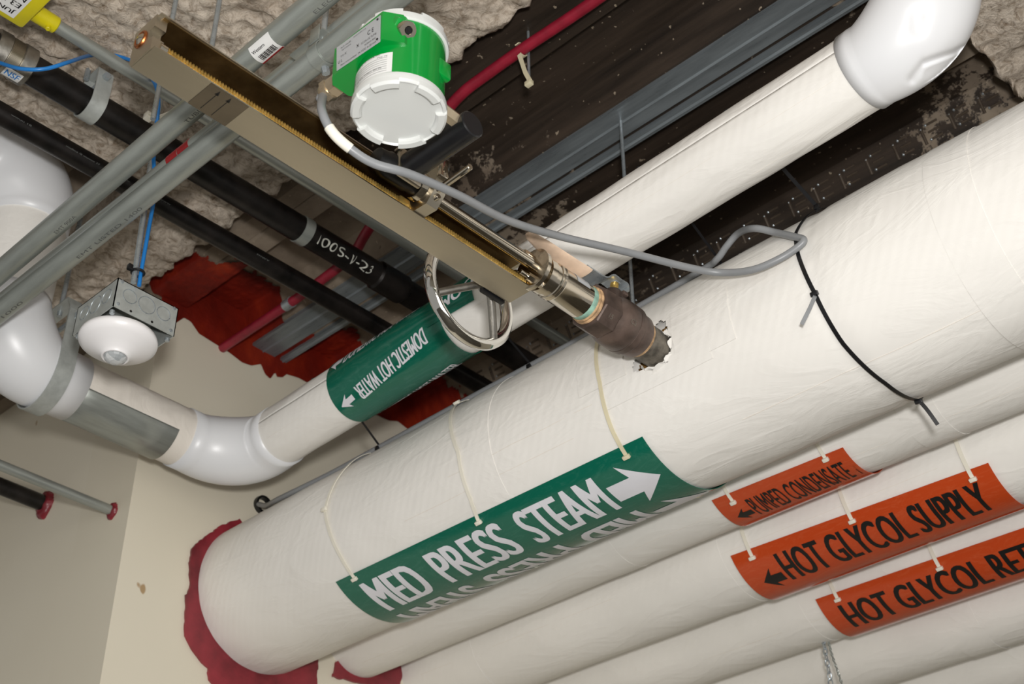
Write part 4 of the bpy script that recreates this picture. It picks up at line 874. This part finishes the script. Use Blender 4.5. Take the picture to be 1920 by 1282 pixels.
s1 = onX(826, 548, 1.248); s2 = onX(927, 634, 1.248); a1 = math.atan2(s1.z - wc.z, s1.y - wc.y); a2 = math.atan2(s2.z - wc.z, s2.y - wc.y)
a3 = (a1 + a2) / 2 + PI if abs(a1 - a2) < PI else (a1 + a2) / 2
for a in (a1, a2, a3):
    d = Vector((0, math.cos(a), math.sin(a))); m = MB(); m.tube(spline([hub + d * .008, hub + d * .03 + Vector((.010, 0, 0)), wc + d * .060 - Vector((.012, 0, 0)), wc + d * .076 - Vector((.003, 0, 0))], 5), .0062, 16); m.build('spoke', 'cast_al', wo)
# stem, flange, barrel
m = MB(); m.cyl((1.128, -1.0, 1.33), (1.130, -1.262, 1.33), .0092, 36); m.build('probe_stem', 'polish', fm)
m = MB(); m.lathe(ax(-1.240), (0, -1, 0), [(0, .030), (.0015, .0335), (.008, .0335), (.0095, .031)], 64); fo = m.build('flange', 'polish', fm)
for k, an in enumerate((82, 262, 350)):
    d = Vector((math.cos(math.radians(an)), 0, math.sin(math.radians(an)))) * .0235
    m = MB(); m.cyl(ax(-1.212) + d, ax(-1.262) + d, .0036, 16, ch=.0006); m.cyl(ax(-1.226) + d, ax(-1.240) + d, .0064, 6, phase=.4); m.cyl(ax(-1.2495) + d, ax(-1.257) + d, .0064, 6); m.build('bolt', 'polish', fo, ang=30)
m = MB(); m.lathe(ax(-1.249), (0, -1, 0), [(0, .020), (.008, .020), (.0085, .0285), (.020, .0290), (.021, .0275), (.030, .0275), (.031, .0290), (.034, .0295), (.036, .0285), (.040, .0295), (.0425, .0285), (.101, .0285), (.102, .027)], 72); bo = m.build('barrel', 'polish', fm, ang=25)
m = MB(); m.shell(2, 12, lambda u, v, t: ax(-1.312 - .028 * u) + Vector((math.cos(math.radians(178 - 46 * v)), 0, math.sin(math.radians(178 - 46 * v)))) * (.0287 + t), .0003); m.build('rating_plate', 'plate', bo)
m = MB(); m.lathe(ax(-1.350), (0, -1, 0), [(0, .0272), (.002, .0282), (.010, .0284), (.012, .027)], 48); m.build('thread_tape', 'teal', fm)
m = MB(); vs = []
m.lathe(ax(-1.360), (0, -1, 0), [(0, .0284), (.0018, .0306), (.005, .0300), (.007, .0314), (.011, .0318), (.013, .030)], 48); m.build('thread_sealant', 'putty', fm)
# clamp block and black sleeve
ct = Vector((1.128, -1.010, 1.327))
m = MB(); m.lathe(Vector((1.126, -.992, 1.33)), (0, -1, 0), [(0, .020), (.003, .021), (.010, .0215), (.012, .0195), (.016, .0195), (.018, .022), (.020, .022)], 48); m.build('clamp_ring', 'polish', fm)
m = MB(); m.prism([Vector((x, -1.008, z)) for x, z in ((1.150, 1.303), (1.158, 1.312), (1.154, 1.352), (1.132, 1.362), (1.103, 1.362), (1.098, 1.352), (1.102, 1.318), (1.118, 1.301))], (0, -.020, 0)); m.build('clamp_block', 'stain', fm)
m = MB(); m.box((1.098, -1.018, 1.356), (.012, .018, .036), None, .003); m.cyl((1.091, -1.018, 1.352), (1.102, -1.018, 1.352), .0045, 16); m.build('clamp_lug', 'polish', fm)
m = MB()
for (x, z) in ((1.112, 1.312), (1.102, 1.368)): m.cyl((x - .008, -1.018, z), (x + .004, -1.018, z), .0045, 20, ch=.0006)
m.build('cap_screw', 'polish', fm)
m = MB(); m.box((1.152, -.992, 1.310), (.018, .020, .014), None, .003); m.build('carriage_nut', 'brass', fm)
m = MB(); m.lathe(Vector((1.126, -.918, 1.333)), (0, -1, 0), [(0, .010), (.002, .0155), (.015, .017), (.020, .0195), (.060, .0195), (.066, .0175), (.074, .0175), (.076, .015)], 12, phase=.2); m.build('sleeve_nut', 'rubber', fm, ang=40)
m = MB(); m.lathe(Vector((.985, -.965, 1.332)), (1, 0, 0), [(0, .0180), (.0015, .0198), (.118, .0198), (.120, .018)], 48); to = m.build('connection_head', 'black_pl', fm); to['label'] = 'black cylindrical head between probe and housing'
m = MB(); m.box((1.108, -.965, 1.332), (.008, .042, .050), None, .003); m.cyl((1.103, -.945, 1.352), (1.113, -.945, 1.352), .0035, 14); m.build('head_bracket', 'stain', fm)
q = onZ(882, 312, 1.285); q2 = Vector((1.075, q.y - .004, 1.287)); m = MB(); m.cyl(Vector((q.x, q.y, 1.285)), q2, .0047, 20, ch=.0008); m.build('pin', 'polish', fm)
# transmitter housing
HX_, HY_ = .997, -.847
th = MB(); th.lathe((HX_, HY_, 1.284), (0, 0, 1), [(0, .0545), (.001, .0565), (.103, .0565), (.104, .054)], 72); ho = th.build('transmitter_housing', 'green_paint', fm)
def coverm(z0, sgn):
    m = MB(); m.lathe((HX_, HY_, z0), (0, 0, sgn), [(0, .0575), (.0015, .0600), (.007, .0605), (.012, .0598), (.0145, .0575), (.0150, .0565), (.0128, .0545), (.0128, .046), (.0132, 0)], 72)
    for k in range(6):
        a0 = math.radians(60 * k + 42); n_ = 9; 
        A_ = [a0 + math.radians(36) * i / n_ for i in range(n_ + 1)]
        ro_, ri_ = .0602, .0455
        vs = []; fs = []
        for a in A_:
            c, s_ = math.cos(a), math.sin(a)
            for (r_, h_) in ((ro_, .005), (ro_, .0160), (ro_ - .003, .0192), (ri_ + .004, .0192), (ri_ + .001, .0170), (ri_, .012)): vs.append(Vector((HX_ + c * r_, HY_ + s_ * r_, z0 + sgn * h_)))
        for i in range(n_):
            for q in range(5): fs.append((i * 6 + q, i * 6 + q + 1, i * 6 + 7 + q, i * 6 + 6 + q))
        fs += [tuple(range(6)), tuple(range(n_ * 6, n_ * 6 + 6))]; m.add(vs, fs)
    return m
coverm(1.2885, -1).build('front_cover', 'cover', ho, ang=30); coverm(1.384, 1).build('rear_cover', 'cover', ho, ang=30)
m = MB(); m.prism([Vector((x, y_, 1.338)) for x, y_ in ((.966, -.785), (1.058, -.785), (1.069, -.795), (1.069, -.822), (1.045, -.85), (.955, -.85), (.950, -.81))], (0, 0, .050))
m.box((.968, -.815, 1.374), (.028, .036, .030), Matrix.Rotation(math.radians(-42), 3, 'Y'), .005); m.build('terminal_compartment', 'green_paint', ho, ang=30)
PC_ = [onY(u, v, -.7845) for u, v in ((632, 133), (713, 78), (714, 29), (632, 90))]
m = MB(); m.prism(PC_, (0, .0008, 0)); np_ = m.build('nameplate', 'plate', ho)
fnq = lambda a, b, c, d: (lambda u, v: (lambda U, V_: (PC_[0].lerp(PC_[1], U)).lerp(PC_[3].lerp(PC_[2], U), V_) + Vector((0, .0012, 0)))(a + (b - a) * u, c + (d - c) * v))
for (s_, a_, b_, c_, d_) in (('C E', .72, .86, .55, .72), ('Class I Div 1 Groups ABCD', .10, .34, .78, .86), ('Type 4X enclosure', .12, .34, .66, .74), ('T5 Ta = 70C', .10, .24, .42, .50), ('II 2 G Ex d IIC T6 IP 66', .58, .92, .36, .44), ('Suitable for 85C wiring', .40, .68, .86, .92), ('Enclosure rated', .66, .90, .22, .29), ('flow transmitter 24 VDC 4-20 mA', .10, .92, .06, .13), ('U L', .04, .14, .22, .34), ('x', .47, .53, .36, .48)):
    m = MB(); write(m, s_, fnq(a_, b_, c_, d_), (0, 0), .0); m.build('lettering', 'ink', np_)
for V_ in (.14, .9): m = MB(); q = fnq(.945, .945, V_, V_)(0, 0); m.cyl(q - Vector((0, .001, 0)), q + Vector((0, .0006, 0)), .0016, 10); m.build('rivet', 'ink', np_)
# curved data label on the body
def hl(x_, z_, off): return Vector((HX_ + (.0565 + off) * math.cos(x_), HY_ + (.0565 + off) * math.sin(x_), z_))
A0, A1 = math.radians(44), math.radians(128)
m = MB(); m.shell(24, 2, lambda u, v, t: hl(A0 + (A1 - A0) * u, 1.2905 + .034 * v, .0004 + t), .0004); dl = m.build('data_label', 'sticker', ho)
for i in range(7): m = MB(); m.shell(20, 1, (lambda i: lambda u, v, t: hl(A0 + (A1 - A0) * (.30 + .62 * u), 1.2935 + .0038 * i + .0004 * v, .001 + t))(i), .0001); m.build('rule_line', 'ghost', dl)
for (s_, a, b, z) in (('Made by 10-WWB-PO', .30, .80, 1.3215), ('ERW10-K', .08, .28, 1.3165), ('Ser.No.', .10, .28, 1.3110), ('Mass 180', .08, .27, 1.3030), ('Flow max', .08, .27, 1.3070), ('24 VDC, Modem, 450 PSI', .34, .84, 1.2985), ('May 10', .76, .92, 1.3175), ('Vel', .10, .2, 1.2940)):
    m = MB(); write(m, s_, (lambda a, b, z: lambda u, v: hl(A0 + (A1 - A0) * (a + (b - a) * u), z + .0026 * v, .0012))(a, b, z), (0, 0), .0); m.build('lettering', 'ink', dl)
m = MB(); pd = Vector((-.74, .05, -.67)).normalized(); p0 = Vector((.9575, -.812, 1.369)); m.lathe(p0, pd, [(0, .0105), (.004, .0105), (.0045, .0115), (.016, .0115), (.017, .0108), (.017, .0055), (.010, .0050)], 36); pg = m.build('plug', 'polish', ho)
m = MB(); m.cyl(p0 + pd * .0155, p0 + pd * .0172, .0052, 6); m.build('socket', 'ink', pg)
m = MB(); m.box((HX_ - .050, HY_ - .026, 1.335), (.010, .022, .028), None, .003); m.build('mounting_boss', 'green_paint', ho)
m = MB(); m.cyl((1.0, HY_ - .052, 1.338), (1.0, -.950, 1.336), .0105, 6); m.cyl((1.0, HY_ - .05, 1.338), (1.0, -.950, 1.336), .0085, 24); m.build('union_nut', 'nickel', fm)
gx = Vector((1.068, -.810, 1.358)); m = MB(); m.lathe(gx, (1, 0, 0), [(0, .0130), (.003, .0135), (.004, .0150)], 32); m.build('gland_washer', 'white_pl', ho)
m = MB(); m.cyl(gx + Vector((.004, 0, 0)), gx + Vector((.019, 0, 0)), .0152, 6); m.lathe(gx + Vector((.019, 0, 0)), (1, 0, 0), [(0, .0128), (.003, .0128)], 24); m.cyl(gx + Vector((.022, 0, 0)), gx + Vector((.032, 0, 0)), .0155, 6, phase=.3); m.lathe(gx + Vector((.032, 0, 0)), (1, 0, 0), [(0, .0128), (.005, .0115), (.008, .0080)], 24); m.build('cable_gland', 'nickel', ho, ang=25)
# ================================================================ chains at lower right
def chain(pts, label, link, mat, sc):
    m = MB(); s_ = spline(pts, 30); L = 0; out = [s_[0]]
    for a, b in zip(s_, s_[1:]):
        L += (b - a).length
        if L >= link: out.append(b); L = 0
    for i in range(len(out) - 1):
        d = (out[i + 1] - out[i]); c = (out[i] + out[i + 1]) / 2; a, e1, e2 = frame(d); e = e1 if i % 2 else e2
        m.tube([c + a * math.cos(t) * link * .72 + e * math.sin(t) * link * .36 for t in [2 * PI * k / 12 for k in range(12)]], sc, 6, closed=True)
    return tag(m.build('chain', mat), label, 'chain', 'chains hanging at the lower edge')
dq = (GR.at(1.45, -90)).dot(FWD)
chain([P(1543, 1196, dq + .03), P(1549, 1230, dq), P(1556, 1270, dq - .02), P(1562, 1330, dq - .02)], 'bright link chain hanging below the glycol return pipe, left one', .012, 'zinc', .0016)
chain([P(1552, 1196, dq + .03), P(1560, 1228, dq), P(1572, 1262, dq - .02), P(1590, 1320, dq - .02)], 'dark bead-like chain hanging just right of the bright link chain', .0055, 'galv', .0013)
